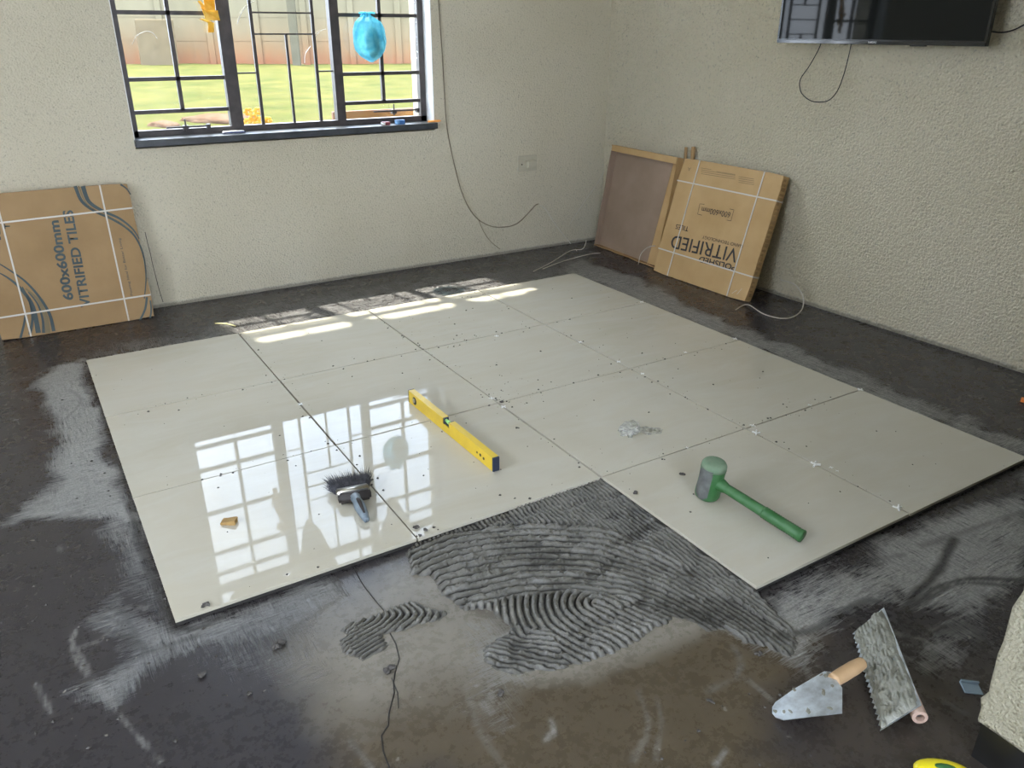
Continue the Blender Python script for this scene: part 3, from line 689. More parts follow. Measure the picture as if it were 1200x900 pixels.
a = ony(515, 141, .585); m_ = MB(); m_.cyl((-.035, 0, 0), (.03, 0, 0), .0055, n=10); m_.cyl((.03, 0, 0), (.042, 0, 0), .0055, .001, n=10); o = m_.build('marker_pen', mat('orange_pen', (1., .42, .10), .3)); o.location = (WX1-.012, .583, .782)
tag(o, 'orange marker pen at the right end of the black sill', 'pen')

# socket, wire on the back wall
a = ony(606, 183, YB); c = ony(628, 199, YB); so = empty('wall_socket', ((a.x+c.x)/2, YB, (a.z+c.z)/2), label='painted over wall socket with a worn square plug on the back wall', cat='socket')
hw = (c.x-a.x)/2; hz_ = (a.z-c.z)/2
m_ = MB(); m_.box(-hw, hw, -.012, .0, -hz_, hz_); m_.bevel(.003, 2); m_.build('face_plate', M['socket'], so)
m_ = MB(); m_.box(-hw*.28, hw*.72, -.042, -.011, -hz_*.55, hz_*.42); m_.bevel(.006, 3); m_.build('plug', M['socket'], so)
m_ = MB(); m_.cyl((-hw*.62, -.015, -.004), (-hw*.62, -.011, -.004), .004, n=10); m_.build('screw', M['ink'], so)
m_ = MB()
m_.tube([ony(*p, YB-.010) for p in [(513, -40), (514, 0), (518, 60), (521, 110), (524, 150), (533, 195), (543, 230), (557, 254), (575, 265), (592, 266), (606, 262), (618, 251), (627, 241), (631, 239)]], .0026, 6)
tag(m_.build('cable', M['wire'], None, True), 'thin brown cable looping down the back wall right of the window', 'cable')
m_ = MB(); m_.tube([ony(*p, YB-.006) for p in [(561, 258), (566, 270), (575, 283), (586, 292)]], .0018, 5); tag(m_.build('wire', M['wire'], None, True), 'faint short wire below the cable loop near the floor', 'wire')
def strap(pts, label, r=.0022, cat='strap'):
    q = []
    for p in pts:
        if p[0] == 'w': q.append(ony(p[1], p[2], YB-.012))
        elif p[0] == 'r': q.append(onwall(p[1], p[2], .012))
        else: q.append(onz(p[1], p[2], p[3] if len(p) > 3 else .004))
    m_ = MB(); m_.tube(q, r, 6); return tag(m_.build('strap', M['strap'], None, True), label, cat)
strap([('w', 633, 240), ('w', 640, 246), ('w', 650, 262), ('w', 661, 276), ('w', 670, 287), ('f', 676, 294)], 'pale strap running from the back wall down to the corner floor')
strap([('f', 625, 318), ('f', 645, 308), ('f', 668, 294, .01), ('f', 682, 292, .02), ('f', 686, 286, .05), ('f', 687, 281, .07)], 'white strap curling up from the floor to the left of the open carton')
strap([('f', 636, 315), ('f', 660, 306), ('f', 690, 298), ('f', 704, 296.5, .004)], 'white strap lying flat towards the foot of the open carton')
strap([('f', 748, 310, .03), ('f', 751, 298, .09), ('f', 759, 290, .12), ('f', 768, 288, .125)], 'small pale strap loop at the lower right corner of the open carton')
strap([('f', 862, 363), ('f', 876, 357), ('f', 895, 368), ('f', 915, 373), ('f', 930, 371), ('f', 940, 362, .015), ('f', 941, 348, .06), ('f', 932, 334, .10), ('f', 915, 328, .12)], 'white strap loop on the floor right of the upside down carton', .0026)
m_ = MB(); m_.tube([ony(*p, YB-.014) for p in [(708, 201), (700, 215), (688, 232), (672, 256), (668, 262)]], .0018, 5); tag(m_.build('strap', M['strap'], None, True), 'faint slanting strap on the wall left of the open carton', 'strap')

# ================================================================== CARTONS
def carton(O, R_, wd, ht, dp, label, m, side):
    """local frame: x along the width, -y out of the printed face, z up the face"""
    e = empty('tile_carton', mat=Matrix.Translation(O) @ R_, label=label, cat='carton')
    b_ = bmesh.new(); nx = 14; nzv = 14; fr_ = []
    m_ = MB(); m_.box(-wd/2, wd/2, .0, dp, 0, ht)
    bmesh.ops.subdivide_edges(m_.bm, edges=m_.bm.edges, cuts=7, use_grid_fill=True)
    for v in m_.bm.verts:
        n_ = math.sin(v.co.x*17+1)*math.sin(v.co.z*13+2)*.0022+random.uniform(-.0006, .0006)
        if v.co.y < .001 and 0.01 < v.co.z < ht-.01: v.co.y += -abs(n_)*.6
        k = abs(v.co.x)/(wd/2); q = abs(v.co.z-ht/2)/(ht/2)
        if k > .97 and q > .97: v.co.x *= .985; v.co.z = ht/2+(v.co.z-ht/2)*.985
        if v.co.z > .02: v.co.x += math.sin(v.co.z*23)*.0012
    b_.free(); m_.build('box_body', m, e)
    for xx in (side, -side):
        m_ = MB(); m_.box(xx-.0032, xx+.0032, -.0042, -.0020, .0005, ht+.002); m_.box(xx-.0038, xx+.0038, -.0042, dp+.002, ht, ht+.0022); m_.build('strap', M['strap'], e)
    return e
def plane_local(e, px, py, off=0.0):
    """where the line of sight meets the printed face, in the carton's own frame"""
    Mi = e.matrix_world.inverted(); o_l = Mi @ CP; d_l = Mi.to_3x3() @ ray(px, py); t_ = (off-o_l.y)/d_l.y; return o_l+d_l*t_
def hstrap(e, wd, z0, z1, dp):
    m_ = MB(); Mh = Matrix.Translation((0, 0, (z0+z1)/2)) @ Matrix.Rotation(-math.atan2(z1-z0, wd), 4, 'Y')
    m_.box(-wd/2-.003, wd/2+.003, -.0052, -.0036, -.0034, .0034, Mh); m_.box(wd/2+.0005, wd/2+.003, -.004, dp, -.0042, .0042, Mh); m_.build('strap', M['strap'], e)
def print_text(e, s, p0, p1, cap, m, bold=0.0, off=-.0032):
    a = plane_local(e, *p0); c = plane_local(e, *p1); d = Vector((c.x-a.x, 0, c.z-a.z)); L_ = d.length; d.normalize()
    up = Vector((-d.z, 0, d.x)); Mx = Matrix((( d.x, up.x, 0, a.x), (0, 0, -1, off), (d.z, up.z, 0, a.z), (0, 0, 0, 1)))
    return text_mesh('printed_text', s, L_, m, e, Mx, cap, bold)
def ribbon(e, pts, w0, w1, m, off=-.0030, nm='printed_swoosh'):
    q = smooth_poly([(plane_local(e, *p).x, plane_local(e, *p).z) for p in pts], 6); b_ = bmesh.new(); pr = None; n = len(q)
    for i in range(n):
        d = q[min(i+1, n-1)]-q[max(i-1, 0)]; d = d/np.hypot(*d); nn = np.array([-d[1], d[0]]); w_ = (w0+(w1-w0)*i/(n-1))/2
        a = b_.verts.new((q[i][0]+nn[0]*w_, off, q[i][1]+nn[1]*w_)); c = b_.verts.new((q[i][0]-nn[0]*w_, off, q[i][1]-nn[1]*w_))
        if pr: b_.faces.new((pr[0], a, c, pr[1]))
        pr = (a, c)
    me = bpy.data.meshes.new(nm); b_.to_mesh(me); b_.free(); return link(nm, me, m, e)
RX = lambda a: Matrix.Rotation(a, 4, 'X'); RZ = lambda a: Matrix.Rotation(a, 4, 'Z')
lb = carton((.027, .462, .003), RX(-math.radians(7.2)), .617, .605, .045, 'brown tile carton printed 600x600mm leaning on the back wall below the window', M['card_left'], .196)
hstrap(lb, .617, .487, .497, .045); hstrap(lb, .617, .100, .104, .045)
print_text(lb, '600x600mm', (86, 351), (68, 258), .038, M['teal'], .030)
print_text(lb, 'VITRIFIED TILES', (106, 359), (84.5, 246), .038, M['teal'], .026)
print_text(lb, 'Pouring Ideal for Better Living', (155.5, 346), (141, 279), .010, M['teal'], 0)
print_text(lb, 'ILE', (1, 281), (-2, 250), .030, M['teal'], .02); print_text(lb, 'T', (12, 268), (11, 262), .020, M['teal'], .02)
ribbon(lb, [(88, 218), (96, 236), (112, 248), (130, 256), (148, 267), (160, 280), (168, 300), (171, 325), (169, 350)], .014, .004, M['teal'])
ribbon(lb, [(97, 218), (104, 236), (120, 247), (140, 256), (155, 268), (163, 280)], .018, .004, M['teal'])
ribbon(lb, [(92, 218), (101, 238), (118, 250), (138, 259), (156, 272)], .006, .003, M['bronze'])
ribbon(lb, [(141, 216), (148, 221), (153, 228)], .008, .004, M['teal'])
ribbon(lb, [(172, 348), (170, 362), (163, 377)], .010, .008, M['teal']); ribbon(lb, [(176, 352), (177, 364), (175, 376)], .006, .008, M['teal'])
ribbon(lb, [(-4, 307), (12, 317), (30, 330), (46, 348), (58, 368), (63, 388)], .004, .014, M['teal'])
ribbon(lb, [(-4, 318), (10, 326), (24, 338), (38, 358), (45, 390)], .003, .020, M['teal']); ribbon(lb, [(30, 338), (45, 352), (54, 372), (56, 390)], .006, .020, M['bronze'])
ribbon(lb, [(26, 336), (34, 352), (38, 372), (35, 392)], .004, .012, M['teal']); ribbon(lb, [(30, 366), (28, 380), (24, 396)], .006, .010, M['teal'])
ribbon(lb, [(33, 342), (44, 356), (50, 374), (51, 390)], .004, .012, M['teal'])
# right carton, printed upside down
Pbl = onz(765, 318); Pbr = onz(873, 355); mid = (Pbl+Pbr)/2; wd = (Pbl-Pbr).length
an = math.atan2(Pbr.y-Pbl.y, Pbr.x-Pbl.x)
rb = carton((mid.x, mid.y, .003), RZ(an) @ RX(-math.radians(15.5)), wd, .622, .045, 'tile carton printed POLISHED VITRIFIED upside down leaning on the right wall', M['card'], .215)
hstrap(rb, wd, .500, .500, .045); hstrap(rb, wd, .128, .128, .045)
print_text(rb, 'POLISHED', (863.5, 311), (820.5, 300.5), .030, M['ink'], .02); print_text(rb, 'VITRIFIED', (866.5, 292), (789, 275.5), .072, M['ink'], .004)
print_text(rb, 'NANO TECHNOLOGY', (871.5, 287), (824, 276), .017, M['ink'], 0); print_text(rb, 'TILES', (808, 266), (793, 262.8), .026, M['ink'], .006)
print_text(rb, '600x600mm', (857, 249), (823.5, 242.5), .030, M['ink'], -.004)
for pts in (([(820.5, 239), (818, 251)]), ([(818, 251), (823, 252.3)]), ([(820.5, 239), (826, 239.5)]), ([(860.5, 246), (857, 259)]), ([(860.5, 246), (855.5, 245)]), ([(857, 259), (852, 258)])):
    ribbon(rb, pts, .0022, .0022, M['ink'], nm='printed_bracket')
for k in range(4):
    for x0, x1 in ((822, 862), (866, 884)) if k else ((822, 834), (840, 862), (866, 884)):
        dy = (x0-822)*.23
        ribbon(rb, [(x0, 197+k*2.2+dy), (x1, 197+k*2.2+dy+(x1-x0)*.16)], .0022, .0022, M['bronze'], nm='printed_line')
print_text(rb, 'A', (810.5, 196.5), (807, 196), .020, M['bronze'])
for pts in ([(864, 345), (870, 338)], [(858, 344), (864, 340)]): ribbon(rb, pts, .002, .002, M['strap'], nm='torn_fibre')
# torn dark edge along the right side
m_ = MB()
for k in range(26):
    z = .03+k*.0225; m_.box(wd/2-.001, wd/2+.0022+random.random()*.002, random.uniform(.002, .012), random.uniform(.02, .036), z, z+random.uniform(.006, .02))
m_.build('torn_flap_edge', M['card_dark'], rb)
# open carton tray facing the room
t0 = Vector((2.905, .49, .003)); t1 = Vector((2.875, -.118, .003)); an2 = math.atan2(t1.y-t0.y, t1.x-t0.x); mid2 = (t0+t1)/2; w2 = (t1-t0).length
tr = empty('open_carton', mat=Matrix.Translation(mid2) @ RZ(an2) @ RX(-math.radians(9.5)), label='empty open brown carton tray standing in the room corner', cat='carton')
h2 = .605; d2 = .045
m_ = MB(); m_.box(-w2/2, w2/2, d2-.004, d2, 0, h2); m_.build('back_panel', M['card_in'], tr)
def flap(a0, a1, name, m, sp=0):
    m_ = MB()
    if name == 'top_flap': m_.box(-w2/2, w2/2, -.004, d2-.004, h2-.005, h2)
    elif name == 'bottom_flap': m_.box(-w2/2, w2/2, .0, d2-.004, 0, .005)
    elif name == 'left_flap': m_.box(-w2/2, -w2/2+.004, .0, d2-.004, .005, h2-.005)
    else: m_.box(w2/2-.004, w2/2, -.002, d2-.004, .005, h2-.005)
    bmesh.ops.subdivide_edges(m_.bm, edges=m_.bm.edges, cuts=6, use_grid_fill=True)
    for v in m_.bm.verts:
        if v.co.y < .02 and name in ('top_flap', 'bottom_flap'): v.co.z += math.sin(v.co.x*31)*.002
        if v.co.y < .02 and name in ('left_flap', 'right_flap'): v.co.x += math.sin(v.co.z*23)*.003
    return m_.build(name, m, tr)
flap(0, 0, 'top_flap', M['card']); flap(0, 0, 'bottom_flap', M['card_dark']); flap(0, 0, 'left_flap', M['card_in']); flap(0, 0, 'right_flap', M['card'])
m_ = MB(); q = Matrix.Translation((w2/2-.004, 0, 0)) @ RZ(math.radians(35)); 
vs_ = [Vector((w2/2-.004, d2-.006, .01)), Vector((w2/2-.078, .004, .01)), Vector((w2/2-.030, .004, h2-.012)), Vector((w2/2-.004, d2-.006, h2-.012))]
va = [m_.bm.verts.new(v) for v in vs_]; vc = [m_.bm.verts.new(v+Vector((0, -.003, 0))) for v in vs_]; m_.bm.faces.new(va); m_.bm.faces.new(vc[::-1])
for i in range(4): m_.bm.faces.new((va[i], va[(i+1) % 4], vc[(i+1) % 4], vc[i]))
m_.build('side_flap', M['card'], tr)
m_ = MB(); m_.box(-w2/2+.01, w2/2-.004, -.006, -.003, h2-.034, h2); m_.build('front_lip', M['card'], tr)
m_ = MB(); s_ = onwall(811, 189, .02)
m_.box(-.012, .012, -.005, .003, 0, .655); m_.bevel(.001, 1); o = m_.build('cardboard_strip', M['card_dark']); o.location = (wallx(s_.y)-.02, s_.y, .001); o.rotation_euler = (0, 0, PI/2)
tag(o, 'narrow cardboard strip standing upright between the carton and the wall', 'strip')
m_ = MB(); m_.box(-.009, .009, -.004, .002, 0, .648); o = m_.build('cardboard_strip', M['card_dark']); o.location = (wallx(s_.y+.035)-.02, s_.y+.035, .001); o.rotation_euler = (0, .03, PI/2)
tag(o, 'thinner dark cardboard strip just left of the upright one', 'strip')

# ================================================================== TELEVISION
TX = 2.985
a = CP+ray(910, 49)*((TX-CP.x)/ray(910, 49).x); c = CP+ray(1155, 56)*((TX-CP.x)/ray(1155, 56).x)
tw = (a-c).length; tz = (a.z+c.z)/2
tv = empty('television', mat=Matrix.Translation((TX, (a.y+c.y)/2, tz)) @ RZ(math.radians(-90.0+(-math.degrees(math.atan((c.x-a.x)/tw))))) @ Matrix.Identity(4), label='black flat television hung high on the right wall', cat='television')
th_ = tw*.575; hw = tw/2
m_ = MB(); m_.prism([(-hw, 0), (hw, 0), (hw, .018), (hw-.03, .040), (-hw+.03, .040), (-hw, .018)], 0, th_); m_.bevel(.002, 1); m_.build('casing', M['tvblack'], tv)
m_ = MB(); m_.box(-hw+.012, hw-.012, -.0012, .001, .018, th_-.012); sc = mat('dark_glossy_screen', (.012, .013, .012), .035, 0, .14); m_.build('screen', sc, tv)
m_ = MB(); m_.box(-hw+.004, hw-.004, -.002, .0, .001, .012); m_.build('lower_bezel', mat('gloss_bezel', (.02, .02, .02), .1, 0, .5), tv)
bz = [o for o in tv.children if o.name.startswith('lower_bezel')][0]
Mx = Matrix(((1, 0, 0, -.037), (0, 0, -1, -.0032), (0, 1, 0, .0035), (0, 0, 0, 1)))
lc = (CP+ray(1023, 48)*((TX-CP.x)/ray(1023, 48).x)); lx_ = (tv.matrix_world.inverted() @ lc).x
text_mesh('logo', 'SAMSUNG', .038, mat('silver_logo', (.75, .75, .75), .3), bz, Matrix.Translation((lx_-.019+.037, 0, .001)) @ Mx, .0075, .01)
m_ = MB(); m_.box(-.12, .12, .040, .075, .20, .40); m_.build('wall_bracket', M['steel'], tv)
m_ = MB(); m_.box(.18, .24, .0, .02, -.004, .001); m_.build('sensor', M['tvblack'], tv)
m_ = MB(); m_.tube([onwall(*p, .02) for p in [(963, 45), (961, 54), (955, 66), (948, 78), (939, 91), (937, 100), (940, 110), (950, 118), (962, 119.5), (972, 117), (981, 107), (988, 90), (993, 72), (997, 54), (998, 44)]], .0023, 6)
tag(m_.build('cable', M['cable'], None, True), 'black cable hanging in a loop below the television', 'cable')
m_ = MB(); m_.tube([onwall(*p, .02) for p in [(1150, 34), (1162, 37), (1175, 38), (1188, 35), (1202, 28), (1215, 20)]], .0028, 6)
tag(m_.build('cable', M['cable'], None, True), 'thick black cable leaving the right side of the television', 'cable')

# ================================================================== TILE ADHESIVE combed on the floor
def combed(name, region, z_fn, label, bb, step=.0023):
    x0, x1, y0, y1 = bb; x, y = np.meshgrid(np.arange(x0, x1, step), np.arange(y0, y1, step))
    s, ins, ph, amp, base = z_fn(x, y)
    z = base+amp*ph
    bu = fbm(x, y, 120, 500, 2); z = z+np.clip(bu-.13, 0, 1)*.022*(z > .004)-np.clip(-.16-bu, 0, 1)*.02*(z > .004); edge = np.clip(s/.012, 0, 1); z = z*edge-.0015*(1-edge)
    me, u = grid_mesh(name, x, y, z, keep=(s > -.004)); groove_shade = np.clip(1-(z-.0008)/.0055, 0, 1)*np.clip(s/.01, 0, 1)  # mask of the low grooves that get the painted shade
    at = me.color_attributes.new('thin', 'FLOAT_COLOR', 'POINT'); tv_ = groove_shade.ravel()[u]
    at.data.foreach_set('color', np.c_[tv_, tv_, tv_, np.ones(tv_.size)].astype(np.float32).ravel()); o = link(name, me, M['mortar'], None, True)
    return tag(o, label, 'tile adhesive', kind='stuff')
def ridge(p):                       # notched trowel ridge, p in ridges
    f = p-np.floor(p); return np.clip(1.9*np.sin(PI*f)**1.25-.42, 0, 1)**.8*(.85+.15*np.sin(PI*f))
def z7(pts): return [(380+.4667*a, 600+.4667*b) for a, b in pts]
main_poly = P2(z7([(200, 104), (216, 155), (268, 165), (285, 190), (300, 215), (330, 238), (345, 250), (415, 248), (470, 290), (455, 310), (432, 318), (398, 345), (402, 378), (440, 398), (470, 412), (520, 402), (590, 400), (650, 380), (700, 365), (750, 345), (800, 318), (830, 295), (880, 268), (940, 280), (960, 300), (1010, 300), (1060, 330), (1130, 350), (1180, 372), (1195, 330), (1170, 280), (1120, 235), (1095, 212)])+[(888, 693), (704, 560), (600, 596), (487, 634)])
G0 = smooth_poly(P2(z7([(180, 118), (260, 78), (330, 55), (480, 34), (600, 36), (720, 48), (830, 95), (930, 150), (1060, 235), (1200, 330)])), 5)
G1 = smooth_poly(P2(z7([(300, 262), (330, 245), (420, 232), (500, 215), (600, 205), (700, 214), (780, 225), (880, 262), (1000, 330)])), 5)
def main_fn(x, y):
    d, _, _ = segd(x, y, main_poly, True); s = np.where(inside(x, y, main_poly), d, -d)+fbm(x, y, 22, 5)*.02*(y < -1.83)
    rg = .5+fbm(x, y, 3, 71)*2.2; wx = x+fbm(x, y, 9, 21)*.006+fbm(x, y, 60, 22, 3)*.0065*rg; wy = y+fbm(x, y, 9, 31)*.006+fbm(x, y, 60, 32, 3)*.0065*rg
    # straight ridges parallel to the laid tile's edge
    p1 = (x+(wx-x)*.45-1.2)/.0130
    # the big fan of arcs
    e0, s0, _ = segd(wx, wy, G0); e1, s1, _ = segd(wx, wy, G1)
    tt = e0/(e0+e1+1e-6); p2 = tt*11.5
    a0 = e0*s0*-1                       # >0 below the outer arc
    below0 = s0 < 0; below1 = s1 < 0
    # hooked sweep: distance from a half line
    c3 = P2([(700, 710)])[0]; q3 = P2([(790, 752)])[0]; dv = (q3-c3)/np.hypot(*(q3-c3)); tl = np.maximum((wx-c3[0])*dv[0]+(wy-c3[1])*dv[1], 0)
    p3 = np.hypot(wx-c3[0]-tl*dv[0], wy-c3[1]-tl*dv[1])/.0175
    # last strokes at the lower left
    r4a, r4b = P2([(575, 750), (700, 775)]); dn = (r4b-r4a)/np.hypot(*(r4b-r4a)); p4 = ((wx-r4a[0])*-dn[1]+(wy-r4a[1])*dn[0])/.015+fbm(x, y, 12, 77)*1.5
    low4 = soft(x, y, P2([(560, 738), (640, 738), (665, 770), (720, 790), (600, 810), (540, 780)]), .02, .06, 14, 8) > .5
    rband = wx > 1.2-.060+.02*np.sin(wy*9)-.14*np.clip((-2.02-wy)/.5, 0, 1)*0
    ph = np.where(below0, np.where(below1, np.where(low4, ridge(p4), ridge(p3)), ridge(p2)), ridge(p1))
    ph = np.where(rband & (y < -1.80), ridge(p1), ph)
    # worn and dragged places
    wear = np.clip(.5+2.6*fbm(x, y, 7, 90), 0, 1); drag = vnoise(x*1+7, y*3+9, 30, 15)
    amp = .0105*np.clip(.30+1.2*wear, 0, 1)*(1-.45*(fbm(x*.5, y*2.2, 7, 15) > .13))
    smear = soft(x, y, P2([(800, 690), (850, 690), (905, 715), (945, 740), (935, 780), (860, 745), (800, 730), (760, 700)]), .04, .08, 9, 44)*(~rband)
    amp = amp*(1-.75*smear); base = .0006+.0012*np.clip(wear-.5, 0, 1)+.0006*fbm(x, y, 40, 99)+.0045*fbm(x, y, 80, 3, 3)*(ph > .2)
    # torn burrs on the crests
    amp = amp*(1+.5*(vnoise(x+1, y+2, 85, 66)-.5))
    lim = np.clip((1.197-x)/.004, 0, 1) if False else 1
    z = (s, None, ph, amp, base)
    return z
combed('adhesive_bed', main_poly, main_fn, 'grey combed tile adhesive spread in arcs beside the laid tiles', (.30, 1.50, -2.62, -1.60))
left_poly = P2([(389, 712), (398, 703), (408, 697), (425, 702), (445, 698), (465, 706), (487, 704), (500, 712), (532, 717), (520, 724), (515, 728), (490, 733), (473, 741), (450, 745), (458, 755), (452, 764), (436, 770), (424, 776), (410, 770), (399, 768), (396, 750), (404, 745), (390, 738)])
def left_fn(x, y):
    d, _, _ = segd(x, y, left_poly, True); s = np.where(inside(x, y, left_poly), d, -d)+fbm(x, y, 22, 6)*.012
    wx = x+fbm(x, y, 9, 25)*.006; wy = y+fbm(x, y, 9, 35)*.006
    c3 = P2([(520, 721)])[0]; q3 = P2([(400, 725)])[0]; dv = (q3-c3)/np.hypot(*(q3-c3)); u = (wx-c3[0])*dv[0]+(wy-c3[1])*dv[1]; v = (wx-c3[0])*-dv[1]+(wy-c3[1])*dv[0]
    p = (u+1.15*np.sqrt(v*v+.0004)*(-1))/.0165
    ph = ridge(p); wear = np.clip(.55+2.2*fbm(x, y, 9, 91), 0, 1)
    return s, None, ph, .0095*np.clip(.4+wear, 0, 1), .0008+.0012*np.clip(wear-.5, 0, 1)+.0006*fbm(x, y, 40, 98)
combed('adhesive_patch', left_poly, left_fn, 'separate small combed patch of grey adhesive left of the main spread', (.10, .75, -2.55, -2.0))

# ================================================================== TOOLS
# ---- yellow spirit level
fa = onz(479, 471, T); na = onz(578, 553.5, T); dl = (na-fa); Ll = dl.length; ang_ = math.atan2(dl.y, dl.x)
lv = empty('spirit_level', mat=Matrix.Translation((fa.x, fa.y, T+.0006)) @ RZ(ang_), label='yellow box spirit level lying on the tiles', cat='spirit level')
W_ = .022; Hh = .046
def bx(x0, x1, z0, z1, y0=0, y1=W_, bv=.0012):
    m_ = MB(); m_.box(x0, x1, y0, y1, z0, z1); m_.bevel(bv, 1); return m_
vm = Ll*.485
b = MB()
for a in ((.004, vm-.022, 0, Hh), (vm+.022, Ll-.004, 0, Hh), (vm-.022, vm+.022, 0, Hh-.021)): b.box(a[0], a[1], 0, W_, a[2], a[3])
b.build('body', M['yellow'], lv)
for x0, x1 in ((0, .005), (Ll-.006, Ll)): bx(x0, x1, -.0004, Hh+.0006, -.0006, W_+.0006).build('end_cap', M['navy'], lv)
m_ = MB(); m_.box(vm-.022, vm-.016, .002, W_-.002, Hh-.021, Hh-.001); m_.box(vm+.016, vm+.022, .002, W_-.002, Hh-.021, Hh-.001); m_.box(vm-.018, vm+.018, .004, W_-.004, Hh-.021, Hh-.017); m_.build('vial_holder', M['navy'], lv)
m_ = MB(); m_.cyl((vm-.016, W_/2, Hh-.010), (vm+.016, W_/2, Hh-.010), .0065, n=14); m_.build('vial', mat('green_vial', (.45, .85, .30), .1), lv, True)
for xx, dark_ in ((.050, 1), (Ll-.075, 0)):
    ysgn = W_
    m_ = MB(); m_.cyl((xx, -.001, Hh/2), (xx, W_+.001, Hh/2), .014 if dark_ else .005, n=20); m_.build('end_vial_ring', M['ink'], lv)
    if dark_:
        m_ = MB(); m_.cyl((xx-.004, -.002, Hh/2), (xx-.004, W_+.002, Hh/2), .0085, n=16); m_.build('end_vial', M['silver'], lv)
m_ = MB(); m_.cyl((Ll-.095, -.0012, Hh/2), (Ll-.095, W_+.0012, Hh/2), .0035, n=12); m_.build('screw', M['ink'], lv)
m_ = MB(); m_.cyl((Ll-.055, -.0012, Hh/2-.003), (Ll-.055, W_+.0012, Hh/2-.003), .0045, n=12); m_.build('screw', M['ink'], lv)

# ---- green dead-blow mallet standing on its striking face, handle sloping to the tiles
hb = onz(831, 591, T); hc = Vector((hb.x+.018, hb.y+.030, T)); he = onz(941, 629, T+.0175)
mal = empty('mallet', (hc.x, hc.y, T), label='dusty green rubber mallet standing on its head on the tiles', cat='mallet')
hd = Vector((he.x-hc.x, he.y-hc.y, 0)); yaw = math.atan2(hd.y, hd.x); Lh = hd.length
tilt = math.radians(7)
Mh = RZ(yaw) @ Matrix.Rotation(tilt, 4, 'Y') @ Matrix.Translation((0, 0, .0045))
HH = .120; R0 = .037
def lathe(prof_, n, Mx, sq=0, flat=None):
    m_ = MB(); g = []
    for z, r in prof_:
        row = []
        for k in range(n):
            a = 2*PI*k/n; rr = r
            if flat: rr = min(r, flat/max(1e-6, abs(math.cos(a-PI)))) if math.cos(a-PI) > .3 else r
            row.append(m_.bm.verts.new(Mx @ Vector((rr*math.cos(a), rr*math.sin(a), z))))
        g.append(row)
    for a, c in zip(g, g[1:]):
        for k in range(n): m_.bm.faces.new((a[k], a[(k+1) % n], c[(k+1) % n], c[k]))
    m_.bm.faces.new(g[0][::-1]); m_.bm.faces.new(g[-1]); return m_
lathe([(0, .027), (.004, .032), (.010, .035), (.022, .0355), (.034, .0345), (.06, .034), (.086, .0345), (.098, .0355), (.110, .0345), (.116, .031), (HH, .024)], 32, Mh).build('head', M['green'], mal, True)
lathe([(.0985, .0358), (.110, .0350), (.1165, .0315), (HH+.0008, .0245)], 32, Mh).build('dusty_cap', M['green_dust'], mal, True)
ca = math.atan2(CP.y-hc.y, CP.x-hc.x)-yaw       # worn grey side turned towards the left front
m_ = MB(); g = []
for z in np.linspace(.008, .104, 9):
    row = []
    for k in range(-5, 4):
        a = ca-.55+k*.19; rr = np.interp(z, [0, .022, .06, .098, .11], [.0325, .0355, .034, .0355, .0345])+.0016-.0004*abs(k)
        row.append(m_.bm.verts.new(Mh @ Vector((rr*math.cos(a), rr*math.sin(a), z))))
    g.append(row)
for a, c in zip(g, g[1:]):
    for k in range(8): m_.bm.faces.new((a[k], a[k+1], c[k+1], c[k]))
m_.build('worn_patch', M['grey_rub'], mal, True)
zc = .062; p0 = Vector((.030, 0, 0)); hdir = Vector((math.cos(yaw), math.sin(yaw), 0))
def hp(s_): return hdir*s_+Vector((0, 0, (zc+.004)*(1-s_/Lh)+.0175*(s_/Lh)))
m_ = MB(); m_.tube([hp(.028), hp(.045), hp(.060)], .013, 12, rs=[.020, .019, .014]); m_.build('collar', M['green'], mal, True)
m_ = MB(); m_.tube([hp(.05), hp(.10), hp(Lh*.62)], .011, 12, rs=[.0138, .0145, .0152]); m_.build('shaft', M['green'], mal, True)
gp = [Lh*.60+(Lh*.40)*k/34 for k in range(35)]
m_ = MB(); m_.tube([hp(s_) for s_ in gp], .013, 14, sm=False, rs=[.0158+(.0014 if k % 2 else 0)+(.0012 if k > 31 else 0) for k in range(35)]); m_.build('grip', M['green'], mal, True)

# ---- dusting brush
hb_ = onz(430, 612, T+.008); ft = onz(415, 570, T+.028); dv_ = Vector((ft.x-hb_.x, ft.y-hb_.y, 0)); yb_ = math.atan2(dv_.y, dv_.x)
fo = onz(414, 578, T+.02)
br_ = empty('dusting_brush', mat=Matrix.Translation((fo.x, fo.y, T)) @ RZ(yb_), label='flat brush with splayed dark bristles lying on the tiles', cat='brush')
